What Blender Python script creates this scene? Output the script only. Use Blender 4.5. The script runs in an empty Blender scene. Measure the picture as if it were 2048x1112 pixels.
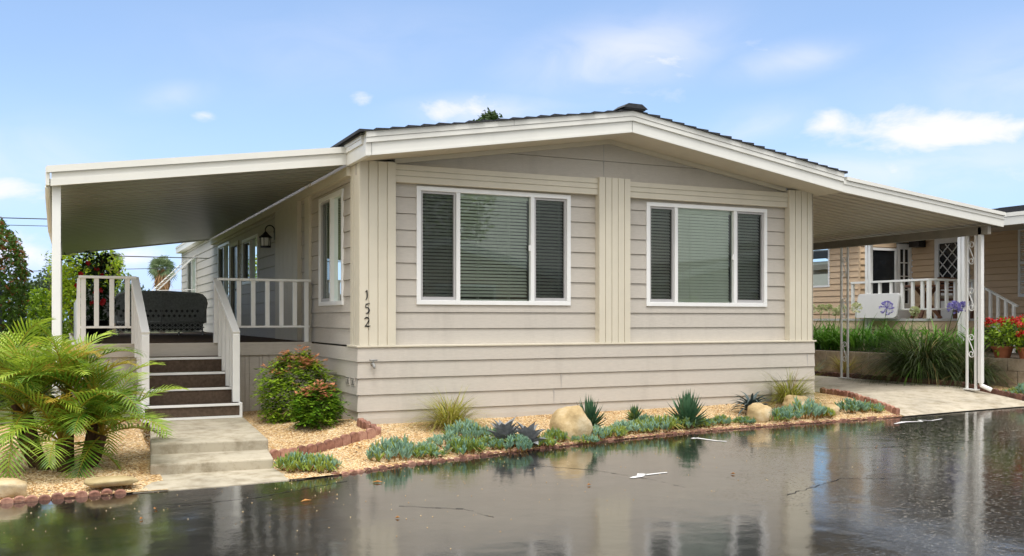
import bpy, math, random
from mathutils import Vector, Matrix, Euler, noise
PI = math.pi
R = math.radians
scene = bpy.context.scene
COL = scene.collection
random.seed(7)

# ------------------------------------------------------------------ materials
def new_mat(name):
    m = bpy.data.materials.new(name)
    m.use_nodes = True
    nt = m.node_tree
    return m, nt, nt.nodes['Principled BSDF']

def node(nt, typ, **kw):
    n = nt.nodes.new(typ)
    for k, v in kw.items():
        if k == 'inp':
            for a, b in v.items():
                n.inputs[a].default_value = b
        else:
            setattr(n, k, v)
    return n

def ramp(nt, fac, stops):
    r = nt.nodes.new('ShaderNodeValToRGB')
    el = r.color_ramp.elements
    while len(el) < len(stops):
        el.new(0.5)
    for e, (p, c) in zip(el, stops):
        e.position = p
        e.color = (*c, 1) if len(c) == 3 else c
    nt.links.new(fac, r.inputs[0])
    return r.outputs[0]

def coords(nt, scale=(1, 1, 1)):
    t = node(nt, 'ShaderNodeTexCoord')
    mp = node(nt, 'ShaderNodeMapping')
    mp.inputs['Scale'].default_value = scale
    nt.links.new(t.outputs['Object'], mp.inputs[0])
    return mp.outputs[0]

def noise_tex(nt, vec, scale, detail=4, rough=.55):
    n = node(nt, 'ShaderNodeTexNoise', inp={'Scale': scale, 'Detail': detail, 'Roughness': rough})
    if vec is not None:
        nt.links.new(vec, n.inputs['Vector'])
    return n.outputs[0]

def bump(nt, bsdf, h, strength, dist, prev=None):
    b = node(nt, 'ShaderNodeBump', inp={'Strength': strength, 'Distance': dist})
    nt.links.new(h, b.inputs['Height'])
    if prev is not None:
        nt.links.new(prev, b.inputs['Normal'])
    nt.links.new(b.outputs[0], bsdf.inputs['Normal'])
    return b.outputs[0]

def paint(name, col, rough=.55, var=.08, stretch=(1, 1, 1), nscale=6, bstr=.0, bscale=60, spec=.4, dirt=0):
    m, nt, b = new_mat(name)
    v = coords(nt, stretch)
    f = noise_tex(nt, v, nscale, 5, .6)
    lo = tuple(c * (1 - var) for c in col)
    hi = tuple(min(1, c * (1 + var)) for c in col)
    c = ramp(nt, f, [(.3, lo), (.7, hi)])
    if dirt:
        v2 = coords(nt, (1, 1, .25))
        f2 = noise_tex(nt, v2, 3.1, 6, .7)
        k = ramp(nt, f2, [(.52, (1, 1, 1)), (.75, (1 - dirt,) * 3)])
        mx = node(nt, 'ShaderNodeMix', data_type='RGBA', blend_type='MULTIPLY')
        mx.inputs[0].default_value = 1
        nt.links.new(c, mx.inputs[6]); nt.links.new(k, mx.inputs[7])
        c = mx.outputs[2]
    nt.links.new(c, b.inputs['Base Color'])
    b.inputs['Roughness'].default_value = rough
    b.inputs['Specular IOR Level'].default_value = spec
    if bstr:
        h = noise_tex(nt, v, bscale, 3)
        bump(nt, b, h, bstr, .01)
    return m

def leafm(name, a, bcol, trans=.35, rough=.5, scale=3):
    m, nt, b = new_mat(name)
    v = coords(nt)
    f = noise_tex(nt, v, scale, 3, .7)
    oi = node(nt, 'ShaderNodeObjectInfo')
    ad = node(nt, 'ShaderNodeMath', operation='MULTIPLY_ADD')
    nt.links.new(oi.outputs['Random'], ad.inputs[0]); ad.inputs[1].default_value = .25
    nt.links.new(f, ad.inputs[2])
    c = ramp(nt, ad.outputs[0], [(.35, a), (.8, bcol)])
    nt.links.new(c, b.inputs['Base Color'])
    b.inputs['Roughness'].default_value = rough
    b.inputs['Specular IOR Level'].default_value = .35
    tr = node(nt, 'ShaderNodeBsdfTranslucent')
    nt.links.new(c, tr.inputs[0])
    mx = node(nt, 'ShaderNodeMixShader'); mx.inputs[0].default_value = trans
    nt.links.new(b.outputs[0], mx.inputs[1]); nt.links.new(tr.outputs[0], mx.inputs[2])
    nt.links.new(mx.outputs[0], nt.nodes['Material Output'].inputs[0])
    return m

M = {}
M['siding'] = paint('siding_paint', (.515, .475, .42), .6, .06, (1, 1, 10), 9, .25, 30, .3, dirt=.10)
M['trim'] = paint('cream_trim_paint', (.635, .585, .475), .55, .035, (1, 1, 1), 3, .05, 40, .35, dirt=.05)
M['white'] = paint('white_paint', (.80, .80, .785), .45, .03, (1, 1, 1), 4, .04, 50, .4, dirt=.06)
M['fascia'] = paint('fascia_paint', (.75, .74, .69), .42, .03, (.3, 1, 1), 5, .04, 20, .4, dirt=.06)
M['vinyl'] = paint('window_vinyl', (.83, .83, .82), .35, .02)
M['grey_vinyl'] = paint('sash_grey', (.45, .44, .44), .4, .04)
M['shingle'] = paint('roof_shingle', (.035, .037, .042), .9, .35, (1, 1, 1), 20, .6, 90)
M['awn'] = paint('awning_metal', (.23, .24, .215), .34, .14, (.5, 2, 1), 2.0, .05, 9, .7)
M['carport_pan'] = paint('carport_pan_metal', (.46, .41, .33), .42, .05, (.5, 2, 1), 3, .0, 9, .5)
M['dark_metal'] = paint('beam_brown_metal', (.22, .20, .165), .5, .1)
M['black'] = paint('black_metal', (.012, .012, .013), .35, .2)
M['carpet'] = paint('deck_carpet', (.105, .075, .055), .95, .25, (1, 1, 1), 25, .5, 200, .1, dirt=.2)
M['wicker'] = paint('grey_wicker', (.38, .40, .40), .6, .3, (1, 1, 1), 30, .3, 80, .3)
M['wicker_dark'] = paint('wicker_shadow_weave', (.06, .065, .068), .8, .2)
M['steel'] = paint('dull_steel', (.28, .28, .27), .35, .1)
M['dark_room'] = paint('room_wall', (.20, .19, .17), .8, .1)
M['blind'] = paint('blind_slats', (.90, .90, .84), .5, .03)
M['tan'] = paint('tan_siding', (.66, .49, .32), .65, .05, (1, 1, 8), 7, .25, 30, .3, dirt=.05)
M['tan_skirt'] = paint('tan_skirt', (.62, .49, .34), .65, .05, (1, 1, 8), 7, .2, 30, .3)
M['wood'] = paint('brown_wood', (.16, .07, .035), .5, .25, (1, 1, 5), 12)
M['cushion'] = paint('striped_cushion', (.55, .47, .36), .8, .2, (8, 8, 1), 10)
M['door_dark'] = paint('dark_door_screen', (.012, .014, .016), .25, .2)
M['plastic'] = paint('grey_white_plastic', (.55, .55, .55), .35, .03)
M['terracotta'] = paint('terracotta_pot', (.38, .13, .06), .75, .15, (1, 1, 1), 8)
M['lamp_shade'] = None
M['paintmark'] = paint('white_spray_paint', (.66, .66, .65), .5, .15, (1, 1, 1), 30)
M['crack'] = paint('crack_dark', (.006, .006, .006), .9, .1)
M['yellow'] = paint('yellow_cloth', (.75, .55, .05), .8, .1)
M['wire'] = paint('wire_dark', (.03, .03, .035), .6, .1)
M['soil'] = paint('dark_soil', (.07, .05, .035), .95, .35, (1, 1, 1), 18, .6, 60)
M['drygrass'] = leafm('dry_blade', (.20, .14, .05), (.42, .32, .13), .3)
M['grassA'] = leafm('lomandra_blade', (.17, .21, .025), (.46, .43, .07), .35, .45, 9)
M['grassB'] = leafm('fountain_blade', (.028, .05, .014), (.085, .12, .03), .3, .5, 4)
M['agap'] = leafm('agapanthus_leaf', (.035, .13, .012), (.17, .36, .04), .35, .4, 5)
M['palmG'] = leafm('palm_leaflet', (.035, .13, .010), (.42, .54, .055), .30, .4, 3.2)
M['palmY'] = leafm('palm_old_leaflet', (.30, .26, .03), (.55, .36, .05), .4, .5, 4)
M['trunk'] = paint('fibrous_trunk', (.085, .05, .03), .95, .4, (1, 1, .3), 25, .8, 40, .1)
M['nandG'] = leafm('nandina_green', (.045, .16, .008), (.33, .47, .035), .35, .4, 9)
M['nandO'] = leafm('nandina_orange', (.50, .16, .09), (.66, .34, .18), .35, .45, 7)
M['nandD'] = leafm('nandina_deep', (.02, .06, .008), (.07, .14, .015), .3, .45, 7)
M['chalk'] = leafm('chalk_blue', (.085, .20, .125), (.30, .46, .33), .12, .5, 16)
M['chalkG'] = leafm('chalk_green', (.09, .18, .03), (.36, .42, .07), .2, .5, 16)
M['stalk'] = leafm('succulent_stalk', (.16, .09, .03), (.36, .20, .05), .1, .7, 10)
M['agave'] = leafm('agave_green', (.022, .068, .034), (.075, .165, .08), .05, .42, 6)
M['agaveL'] = leafm('agave_light', (.07, .13, .03), (.17, .25, .06), .08, .42, 6)
M['agaveG'] = leafm('agave_grey', (.10, .11, .11), (.30, .31, .32), .05, .5, 7)
M['agaveD'] = leafm('agave_dark', (.025, .04, .036), (.085, .12, .12), .05, .45, 7)
M['hedgeG'] = leafm('hedge_leaf', (.02, .06, .008), (.10, .19, .02), .25, .45, 2)
M['hedgeR'] = leafm('hedge_red_leaf', (.13, .045, .015), (.27, .10, .025), .25, .5, 2)
M['lime'] = leafm('lime_leaf', (.11, .24, .008), (.40, .52, .02), .45, .5, 1.5)
M['lime2'] = leafm('yellow_green_leaf', (.20, .30, .01), (.50, .55, .03), .45, .5, 1.2)
M['farG'] = leafm('far_leaf', (.035, .065, .03), (.11, .16, .06), .2, .6, .5)
M['pineG'] = leafm('pine_needle', (.02, .05, .012), (.09, .14, .03), .2, .6, .9)
M['fanG'] = leafm('fan_palm_leaf', (.10, .17, .09), (.32, .38, .19), .2, .5, .6)
M['fanB'] = paint('fan_palm_skirt', (.26, .15, .075), .9, .3, (1, 1, .2), 3)
M['redfl'] = leafm('red_petal', (.35, .006, .008), (.6, .015, .02), .25, .5, 8)
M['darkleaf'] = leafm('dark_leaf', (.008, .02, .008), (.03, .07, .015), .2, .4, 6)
M['purple'] = leafm('purple_petal', (.16, .14, .42), (.38, .34, .70), .3, .5, 9)
M['creamfl'] = leafm('pale_bud', (.40, .46, .18), (.72, .72, .50), .3, .5, 9)
M['deadleaf'] = leafm('dead_leaf', (.30, .12, .03), (.50, .25, .07), .2, .7, 20)
M['bark'] = paint('bark', (.10, .075, .05), .95, .3, (1, 1, .3), 10, .6, 20)

def mk_concrete(name, col):
    m, nt, b = new_mat(name)
    v = coords(nt)
    a = noise_tex(nt, v, 1.3, 6, .65)
    c = ramp(nt, a, [(.28, tuple(x * .70 for x in col)), (.5, col), (.72, tuple(x * 1.14 for x in col))])
    s = noise_tex(nt, coords(nt, (1, 1, 1)), 5, 8, .75)
    k = ramp(nt, s, [(.36, (.66, .62, .54)), (.54, (1, 1, 1))])
    mx = node(nt, 'ShaderNodeMix', data_type='RGBA', blend_type='MULTIPLY'); mx.inputs[0].default_value = 1
    nt.links.new(c, mx.inputs[6]); nt.links.new(k, mx.inputs[7])
    nt.links.new(mx.outputs[2], b.inputs['Base Color'])
    b.inputs['Roughness'].default_value = .75
    h = noise_tex(nt, v, 160, 4, .7)
    bump(nt, b, h, .35, .004)
    return m
M['concrete'] = mk_concrete('walkway_concrete', (.40, .355, .27))
M['drive'] = mk_concrete('driveway_concrete', (.50, .445, .35))
M['block'] = mk_concrete('wall_block', (.33, .27, .20))

def mk_gravel():
    m, nt, b = new_mat('golden_gravel')
    v = coords(nt)
    vo = node(nt, 'ShaderNodeTexVoronoi', inp={'Scale': 62.0, 'Randomness': 1.0})
    nt.links.new(v, vo.inputs['Vector'])
    sp = node(nt, 'ShaderNodeSeparateColor'); nt.links.new(vo.outputs['Color'], sp.inputs[0])
    c = ramp(nt, sp.outputs[0], [(0, (.14, .07, .03)), (.2, (.38, .20, .065)), (.5, (.60, .39, .165)), (.78, (.70, .51, .27)), (1, (.90, .80, .62))])
    big = noise_tex(nt, v, 1.8, 4, .6)
    k = ramp(nt, big, [(.3, (.78, .70, .58)), (.55, (1, 1, 1)), (.8, (1.0, .98, .95))])
    mx = node(nt, 'ShaderNodeMix', data_type='RGBA', blend_type='MULTIPLY'); mx.inputs[0].default_value = 1
    nt.links.new(c, mx.inputs[6]); nt.links.new(k, mx.inputs[7])
    nt.links.new(mx.outputs[2], b.inputs['Base Color'])
    b.inputs['Roughness'].default_value = .85
    iv = node(nt, 'ShaderNodeMath', operation='SUBTRACT'); iv.inputs[0].default_value = 1
    nt.links.new(vo.outputs['Distance'], iv.inputs[1])
    p = bump(nt, b, iv.outputs[0], 1.0, .014)
    return m
M['gravel'] = mk_gravel()
M['pebble'] = leafm('pebble', (.40, .23, .08), (.80, .66, .42), 0, .8, 55)

def mk_brick():
    m, nt, b = new_mat('terracotta_edging')
    v = coords(nt)
    f = noise_tex(nt, v, 14, 5, .7)
    oi = node(nt, 'ShaderNodeObjectInfo')
    ad = node(nt, 'ShaderNodeMath', operation='MULTIPLY_ADD')
    nt.links.new(oi.outputs['Random'], ad.inputs[0]); ad.inputs[1].default_value = .35
    nt.links.new(f, ad.inputs[2])
    c = ramp(nt, ad.outputs[0], [(.35, (.12, .055, .038)), (.6, (.25, .115, .078)), (.85, (.40, .215, .15))])
    nt.links.new(c, b.inputs['Base Color']); b.inputs['Roughness'].default_value = .85
    bump(nt, b, noise_tex(nt, v, 60, 3), .4, .01)
    return m
M['brick'] = mk_brick()
M['brickD'] = M['brick'].copy(); M['brickD'].name = 'dark_edging'
for n_ in M['brickD'].node_tree.nodes:
    if n_.type == 'VALTORGB':
        for e_, c_ in zip(n_.color_ramp.elements, [(.05, .022, .016, 1), (.10, .045, .032, 1), (.17, .08, .055, 1)]):
            e_.color = c_

def mk_rock(name, a, bb, c3):
    m, nt, b = new_mat(name)
    v = coords(nt)
    f = noise_tex(nt, v, 3.2, 8, .62)
    c = ramp(nt, f, [(.3, a), (.5, bb), (.72, c3)])
    nt.links.new(c, b.inputs['Base Color']); b.inputs['Roughness'].default_value = .85
    h = noise_tex(nt, v, 14, 8, .75)
    bump(nt, b, h, .8, .03)
    return m
M['rock'] = mk_rock('tan_boulder', (.32, .22, .095), (.50, .37, .19), (.64, .55, .38))
M['rockD'] = mk_rock('olive_slab', (.27, .20, .08), (.40, .31, .15), (.50, .41, .24))

def mk_asphalt():
    m, nt, b = new_mat('wet_asphalt')
    v = coords(nt)
    big = noise_tex(nt, v, .55, 5, .55)
    sx = node(nt, 'ShaderNodeSeparateXYZ'); nt.links.new(v, sx.inputs[0])
    # drier, coarser surface on the right-hand side of the lane
    g = node(nt, 'ShaderNodeMapRange', inp={'From Min': 3.7, 'From Max': 5.4, 'To Min': 0, 'To Max': .55})
    dt = node(nt, 'ShaderNodeVectorMath', operation='DOT_PRODUCT'); nt.links.new(v, dt.inputs[0]); dt.inputs[1].default_value = (.9, -.4, 0)
    nt.links.new(dt.outputs['Value'], g.inputs[0])
    ad = node(nt, 'ShaderNodeMath', operation='ADD')
    nt.links.new(big, ad.inputs[0]); nt.links.new(g.outputs[0], ad.inputs[1])
    coarse = node(nt, 'ShaderNodeMapRange', inp={'From Min': .55, 'From Max': .95, 'To Min': 0, 'To Max': 1})
    nt.links.new(ad.outputs[0], coarse.inputs[0])
    fine = noise_tex(nt, v, 220, 2, .8)
    mid = noise_tex(nt, v, 5, 6, .7)
    c = ramp(nt, mid, [(.3, (.012, .012, .0125)), (.55, (.022, .0215, .021)), (.8, (.040, .038, .035))])
    nt.links.new(c, b.inputs['Base Color'])
    rg = node(nt, 'ShaderNodeMapRange', inp={'From Min': 0, 'From Max': 1, 'To Min': .085, 'To Max': .08})
    nt.links.new(coarse.outputs[0], rg.inputs[0])
    md = node(nt, 'ShaderNodeMath', operation='MULTIPLY_ADD'); nt.links.new(mid, md.inputs[0]); md.inputs[1].default_value = .10
    nt.links.new(rg.outputs[0], md.inputs[2])
    sb = node(nt, 'ShaderNodeMath', operation='SUBTRACT'); nt.links.new(md.outputs[0], sb.inputs[0]); sb.inputs[1].default_value = .03
    nt.links.new(sb.outputs[0], b.inputs['Roughness'])
    b.inputs['IOR'].default_value = 1.5; b.inputs['Coat Weight'].default_value = 1.0; b.inputs['Coat Roughness'].default_value = .06; b.inputs['Coat IOR'].default_value = 1.52
    b.inputs['Specular IOR Level'].default_value = .5
    # fine aggregate shows through the water film where it is thin
    fs = node(nt, 'ShaderNodeMapRange', inp={'From Min': 0, 'From Max': 1, 'To Min': .03, 'To Max': .035})
    nt.links.new(coarse.outputs[0], fs.inputs[0])
    b1 = node(nt, 'ShaderNodeBump', inp={'Distance': .012}); nt.links.new(fs.outputs[0], b1.inputs['Strength'])
    cn = noise_tex(nt, v, 48, 3, .75)
    nt.links.new(cn, b1.inputs['Height'])
    b2 = node(nt, 'ShaderNodeBump', inp={'Strength': .06, 'Distance': .06})
    rip = noise_tex(nt, v, 3.0, 3, .5)
    b3 = node(nt, 'ShaderNodeBump', inp={'Distance': .022})
    f3 = node(nt, 'ShaderNodeMath', operation='MULTIPLY'); nt.links.new(coarse.outputs[0], f3.inputs[0]); f3.inputs[1].default_value = .5
    nt.links.new(f3.outputs[0], b3.inputs['Strength'])
    crest = node(nt, 'ShaderNodeMapRange', interpolation_type='SMOOTHSTEP', inp={'From Min': .585, 'From Max': .70, 'To Min': 0, 'To Max': 1})
    nt.links.new(noise_tex(nt, coords(nt, (.75, 1, 1)), 38, 3, .8), crest.inputs[0])
    nt.links.new(crest.outputs[0], b3.inputs['Height']); nt.links.new(b1.outputs[0], b3.inputs['Normal'])
    nt.links.new(rip, b2.inputs['Height']); nt.links.new(b3.outputs[0], b2.inputs['Normal'])
    nt.links.new(b2.outputs[0], b.inputs['Normal']); nt.links.new(b2.outputs[0], b.inputs['Coat Normal'])
    return m
M['asphalt'] = mk_asphalt()

def mk_glass(name, tint, ior=1.9):
    m = bpy.data.materials.new(name); m.use_nodes = True
    nt = m.node_tree; nt.nodes.clear()
    out = node(nt, 'ShaderNodeOutputMaterial')
    tr = node(nt, 'ShaderNodeBsdfTransparent'); tr.inputs[0].default_value = (*tint, 1)
    gl = node(nt, 'ShaderNodeBsdfGlossy'); gl.inputs[0].default_value = (.86, .95, .92, 1); gl.inputs['Roughness'].default_value = .004
    v = coords(nt)
    bm_ = node(nt, 'ShaderNodeBump', inp={'Strength': .02, 'Distance': .02})
    nt.links.new(noise_tex(nt, v, 1.7, 1), bm_.inputs['Height'])
    nt.links.new(bm_.outputs[0], gl.inputs['Normal'])
    fr = node(nt, 'ShaderNodeFresnel', inp={'IOR': ior})
    mx = node(nt, 'ShaderNodeMixShader')
    nt.links.new(fr.outputs[0], mx.inputs[0]); nt.links.new(tr.outputs[0], mx.inputs[1]); nt.links.new(gl.outputs[0], mx.inputs[2])
    nt.links.new(mx.outputs[0], out.inputs[0])
    return m
M['glass'] = mk_glass('window_glass', (.92, .99, .94), 1.75)
M['glass_side'] = mk_glass('side_window_glass', (.40, .52, .46), 1.5)
def mk_screen():
    m = bpy.data.materials.new('insect_screen'); m.use_nodes = True
    nt = m.node_tree; nt.nodes.clear()
    out = node(nt, 'ShaderNodeOutputMaterial')
    tr = node(nt, 'ShaderNodeBsdfTransparent')
    df = node(nt, 'ShaderNodeBsdfDiffuse'); df.inputs[0].default_value = (.03, .032, .034, 1)
    mx = node(nt, 'ShaderNodeMixShader'); mx.inputs[0].default_value = .38
    nt.links.new(tr.outputs[0], mx.inputs[1]); nt.links.new(df.outputs[0], mx.inputs[2]); nt.links.new(mx.outputs[0], out.inputs[0])
    return m
M['screen'] = mk_screen()
def mk_lamp():
    m, nt, b = new_mat('warm_lampshade')
    b.inputs['Base Color'].default_value = (.8, .55, .32, 1)
    b.inputs['Emission Color'].default_value = (1, .55, .25, 1)
    b.inputs['Emission Strength'].default_value = .55
    return m
M['lamp_shade'] = mk_lamp()

# ------------------------------------------------------------------ mesh builder
ORG = {}
class MB:
    def __init__(s):
        s.v = []; s.f = []; s.m = []; s.cur = 0
    def mat(s, i): s.cur = i; return s
    def quad(s, *p):
        n = len(s.v); s.v += [tuple(q) for q in p]; s.f.append(tuple(range(n, n + len(p)))); s.m.append(s.cur)
    def box(s, x0, x1, y0, y1, z0, z1, T=None):
        P = [(x, y, z) for x in (x0, x1) for y in (y0, y1) for z in (z0, z1)]
        if T: P = [T(*p) for p in P]
        n = len(s.v); s.v += [tuple(p) for p in P]
        for q in ((0, 1, 3, 2), (4, 6, 7, 5), (0, 4, 5, 1), (2, 3, 7, 6), (0, 2, 6, 4), (1, 5, 7, 3)):
            s.f.append(tuple(n + i for i in q)); s.m.append(s.cur)
    def hexa(s, bot, top):
        n = len(s.v); s.v += [tuple(p) for p in bot] + [tuple(p) for p in top]
        k = len(bot)
        s.f.append(tuple(n + i for i in reversed(range(k)))); s.m.append(s.cur)
        s.f.append(tuple(n + k + i for i in range(k))); s.m.append(s.cur)
        for i in range(k):
            j = (i + 1) % k
            s.f.append((n + i, n + j, n + k + j, n + k + i)); s.m.append(s.cur)
    def prism(s, pts, d0, d1, T):
        """2-D outline (u,w) extruded from d0 to d1; T(u,d,w)->xyz"""
        s.hexa([T(u, d0, w) for u, w in pts], [T(u, d1, w) for u, w in pts])
    def tube(s, path, r, n=8, cap=True):
        path = [Vector(p) for p in path]
        rr = r if isinstance(r, (list, tuple)) else [r] * len(path)
        base = len(s.v); up = Vector((.13, .21, .97)); prev = None
        for i, p in enumerate(path):
            t = (path[min(i + 1, len(path) - 1)] - path[max(i - 1, 0)]).normalized()
            if prev is None:
                a = t.cross(up)
                if a.length < .1: a = t.cross(Vector((1, 0, 0)))
            else:
                a = prev - t * prev.dot(t)
            a.normalize(); prev = a; b = t.cross(a)
            for k in range(n):
                an = 2 * PI * k / n
                s.v.append(tuple(p + (a * math.cos(an) + b * math.sin(an)) * rr[i]))
        for i in range(len(path) - 1):
            for k in range(n):
                k2 = (k + 1) % n
                s.f.append((base + i * n + k, base + i * n + k2, base + (i + 1) * n + k2, base + (i + 1) * n + k)); s.m.append(s.cur)
        if cap:
            s.f.append(tuple(base + k for k in reversed(range(n)))); s.m.append(s.cur)
            e = base + (len(path) - 1) * n
            s.f.append(tuple(e + k for k in range(n))); s.m.append(s.cur)
    def bar(s, a, b, w, h, up=(0, 0, 1)):
        a = Vector(a); b = Vector(b); t = (b - a).normalized(); u = Vector(up)
        x = t.cross(u)
        if x.length < .01: x = t.cross(Vector((0, 1, 0)))
        x.normalize(); y = x.cross(t)
        x *= w / 2; y *= h / 2
        s.hexa([a - x - y, a + x - y, a + x + y, a - x + y], [b - x - y, b + x - y, b + x + y, b - x + y])
    def lathe(s, prof, c, n=20):
        base = len(s.v)
        for r, z in prof:
            for k in range(n):
                a = 2 * PI * k / n
                s.v.append((c[0] + r * math.cos(a), c[1] + r * math.sin(a), c[2] + z))
        for i in range(len(prof) - 1):
            for k in range(n):
                k2 = (k + 1) % n
                s.f.append((base + i * n + k, base + i * n + k2, base + (i + 1) * n + k2, base + (i + 1) * n + k)); s.m.append(s.cur)
        s.f.append(tuple(base + k for k in reversed(range(n)))); s.m.append(s.cur)
        s.f.append(tuple(base + (len(prof) - 1) * n + k for k in range(n))); s.m.append(s.cur)
    def build(s, name, mats, parent=None, smooth=False, bevel=0, origin=None, local=False):
        me = bpy.data.meshes.new(name)
        o = bpy.data.objects.new(name, me)
        COL.objects.link(o)
        if parent is not None:
            og = ORG[parent.name]; o.parent = parent
        else:
            og = Vector(origin) if origin is not None else Vector((0, 0, 0))
            o.location = og
        ORG[o.name] = Vector(og)
        sub = (0, 0, 0) if local else og
        me.from_pydata([(x - sub[0], y - sub[1], z - sub[2]) for x, y, z in s.v], [], s.f)
        for mt in (mats if isinstance(mats, (list, tuple)) else [mats]):
            me.materials.append(M[mt] if isinstance(mt, str) else mt)
        me.polygons.foreach_set('material_index', s.m)
        if smooth: me.polygons.foreach_set('use_smooth', [True] * len(s.f))
        me.update()
        if bevel:
            md = o.modifiers.new('bevel', 'BEVEL'); md.width = bevel; md.segments = 2; md.limit_method = 'ANGLE'; md.angle_limit = R(50)
        return o

def tag(o, label=None, cat=None, group=None, kind=None):
    if label: o['label'] = label
    if cat: o['category'] = cat
    if group: o['group'] = group
    if kind: o['kind'] = kind
    return o

def thing(name, loc, label, cat, group=None):
    o = bpy.data.objects.new(name, None)
    o.location = loc; o.empty_display_size = .1
    COL.objects.link(o); ORG[o.name] = Vector(loc)
    return tag(o, label, cat, group)

def clone(o, parent=None, loc=None, rot=None, scale=None, label=None, group=None):
    c = o.copy(); COL.objects.link(c)
    ORG[c.name] = Vector(loc) if loc is not None else ORG[o.name].copy()
    if parent is not None: c.parent = parent
    if loc is not None: c.location = loc
    if rot is not None: c.rotation_euler = rot
    if scale is not None: c.scale = scale
    if label: c['label'] = label
    if group: c['group'] = group
    for ch in o.children:
        clone(ch, c)
    return c

def lerp(a, b, t): return a + (b - a) * t
def sst(a, b, x):
    t = max(0, min(1, (x - a) / (b - a))); return t * t * (3 - 2 * t)

# ------------------------------------------------------------------ camera
CAM = (-3.284, -11.495, 1.5)
cd = bpy.data.cameras.new('camera'); cam = bpy.data.objects.new('camera', cd); COL.objects.link(cam)
cam.location = CAM; cam.rotation_euler = (PI / 2, 0, R(-25.1))
cd.sensor_width = 36; cd.lens = 1909 / 2048 * 36; cd.shift_y = 82 / 2048
cd.clip_end = 3000; scene.camera = cam

# ------------------------------------------------------------------ ground shapes
def road_z(x, y): return .018 * (x * .424 + (y + 2) * .906)
EDGE = [(-40, -2.6), (-9, -2.52), (-3.77, -2.51), (-3.2, -2.49), (-2.65, -2.5), (-1.97, -2.52), (-1.21, -2.47), (-.77, -2.39), (-.18, -2.165), (1.07, -1.90), (2.56, -1.55), (4.17, -1.345), (5.87, -1.30), (7.81, -1.31), (9.2, -1.21), (10.6, -1.16), (14, -1.1), (40, -1.0)]
def edge_y(x):
    for (x0, y0), (x1, y1) in zip(EDGE, EDGE[1:]):
        if x <= x1: return lerp(y0, y1, (x - x0) / (x1 - x0))
    return EDGE[-1][1]
def base_z(x): return .185 + .009 * max(-3, min(8, x))
def G(x, y):
    ye = edge_y(x); ze = road_z(x, ye) + .012
    yb = 0 if x > -.2 else lerp(0, 1.3, sst(-.2, -1.2, x))
    t = max(0, min(1, (y - ye) / (yb - ye)))
    z = lerp(ze, base_z(x), t ** lerp(.85, 1.5, sst(.3, -1.0, x)))
    if x < 0:
        z += .05 * sst(-1.25, -1.05, y) * sst(-1.6, -1.3, x) * (1 - sst(.2, .9, y))
    return z

# road sheet
rd = MB()
xs = [-60, -30, -15] + [e[0] for e in EDGE[1:-1]] + [25, 60]
for x0, x1 in zip(xs, xs[1:]):
    ys0 = [-17.5, -8, edge_y(x0)]; ys1 = [-17.5, -8, edge_y(x1)]
    for k in range(2):
        P = [(x0, ys0[k]), (x1, ys1[k]), (x1, ys1[k + 1]), (x0, ys0[k + 1])]
        rd.quad(*[(x, y, road_z(x, y)) for x, y in P])
road = tag(rd.build('road', 'asphalt'), kind='structure')

# cracks in the asphalt
ck = MB()
def crack(pts, w):
    P = []
    for a, b in zip(pts, pts[1:]):
        n = max(2, int((Vector(b) - Vector(a)).length / .06))
        for i in range(n):
            t = i / n; P.append((lerp(a[0], b[0], t) + random.uniform(-.012, .012), lerp(a[1], b[1], t) + random.uniform(-.018, .018)))
    for (a, b) in zip(P, P[1:]):
        h = w * random.uniform(.4, 1.1)
        ck.quad(*[(x, y, road_z(x, y) + .003) for x, y in ((a[0], a[1] - h), (b[0], b[1] - h), (b[0], b[1] + h), (a[0], a[1] + h))])
crack([(.75, -2.35), (1.5, -3.2), (1.75, -3.95), (1.8, -4.4)], .011)
crack([(-.8, -4.0), (-.35, -4.3), (-.25, -4.75)], .009)
crack([(-.9, -2.75), (-1.8, -3.15), (-2.6, -3.25)], .007)
crack([(4.4, -3.0), (5.2, -3.35), (6.6, -3.4), (8.2, -3.9)], .008)
crack([(2.4, -5.0), (3.4, -4.6), (4.0, -4.9)], .007)
ck.build('road_crack', 'crack', road)

gr = MB(); gr.quad((-900, -900, -.75), (900, -900, -.75), (900, 900, -.75), (-900, 900, -.75))
M['turf'] = paint('dry_turf', (.10, .11, .04), .95, .3, (1, 1, 1), 3, .3, 30)
tag(gr.build('ground', 'turf'), kind='structure')
lot = MB()
lot.quad((-60, 2.2, .17), (11, 2.2, .17), (11, 60, .17), (-60, 60, .17))
lot.quad((11, 6.5, .17), (60, 6.5, .17), (60, 60, .17), (11, 60, .17))
tag(lot.build('terrain', 'turf'), kind='structure')

# gravel bed in front of and left of the house
gb = MB()
def grid(mb, x0, x1, nx, fy0, fy1, ny, fz, jit=0):
    base = len(mb.v)
    for i in range(nx + 1):
        x = lerp(x0, x1, i / nx)
        for j in range(ny + 1):
            y = lerp(fy0(x), fy1(x), j / ny)
            z = fz(x, y) + (jit * noise.noise(Vector((x * 2.2, y * 2.2, 3))) if 0 < j < ny else 0)
            mb.v.append((x, y, z))
    for i in range(nx):
        for j in range(ny):
            a = base + i * (ny + 1) + j
            mb.f.append((a, a + ny + 1, a + ny + 2, a + 1)); mb.m.append(mb.cur)
def bed_right(x): return lerp(-1.31, .86, (x - 7.81) / .42)
grid(gb, -12, -2.45, 70, lambda x: edge_y(x) - .005, lambda x: 2.6, 36, G, .03)
def Gh(x, y): return -.12 if (-2.50 < x < -1.38 and y < 1.55 and y > -2.6) else G(x, y)
grid(gb, -2.45, .02, 62, lambda x: edge_y(x) - .005, lambda x: 2.6, 60, Gh, .022)
grid(gb, .02, 7.81, 90, lambda x: edge_y(x) - .005, lambda x: .02, 18, G, .022)
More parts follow.
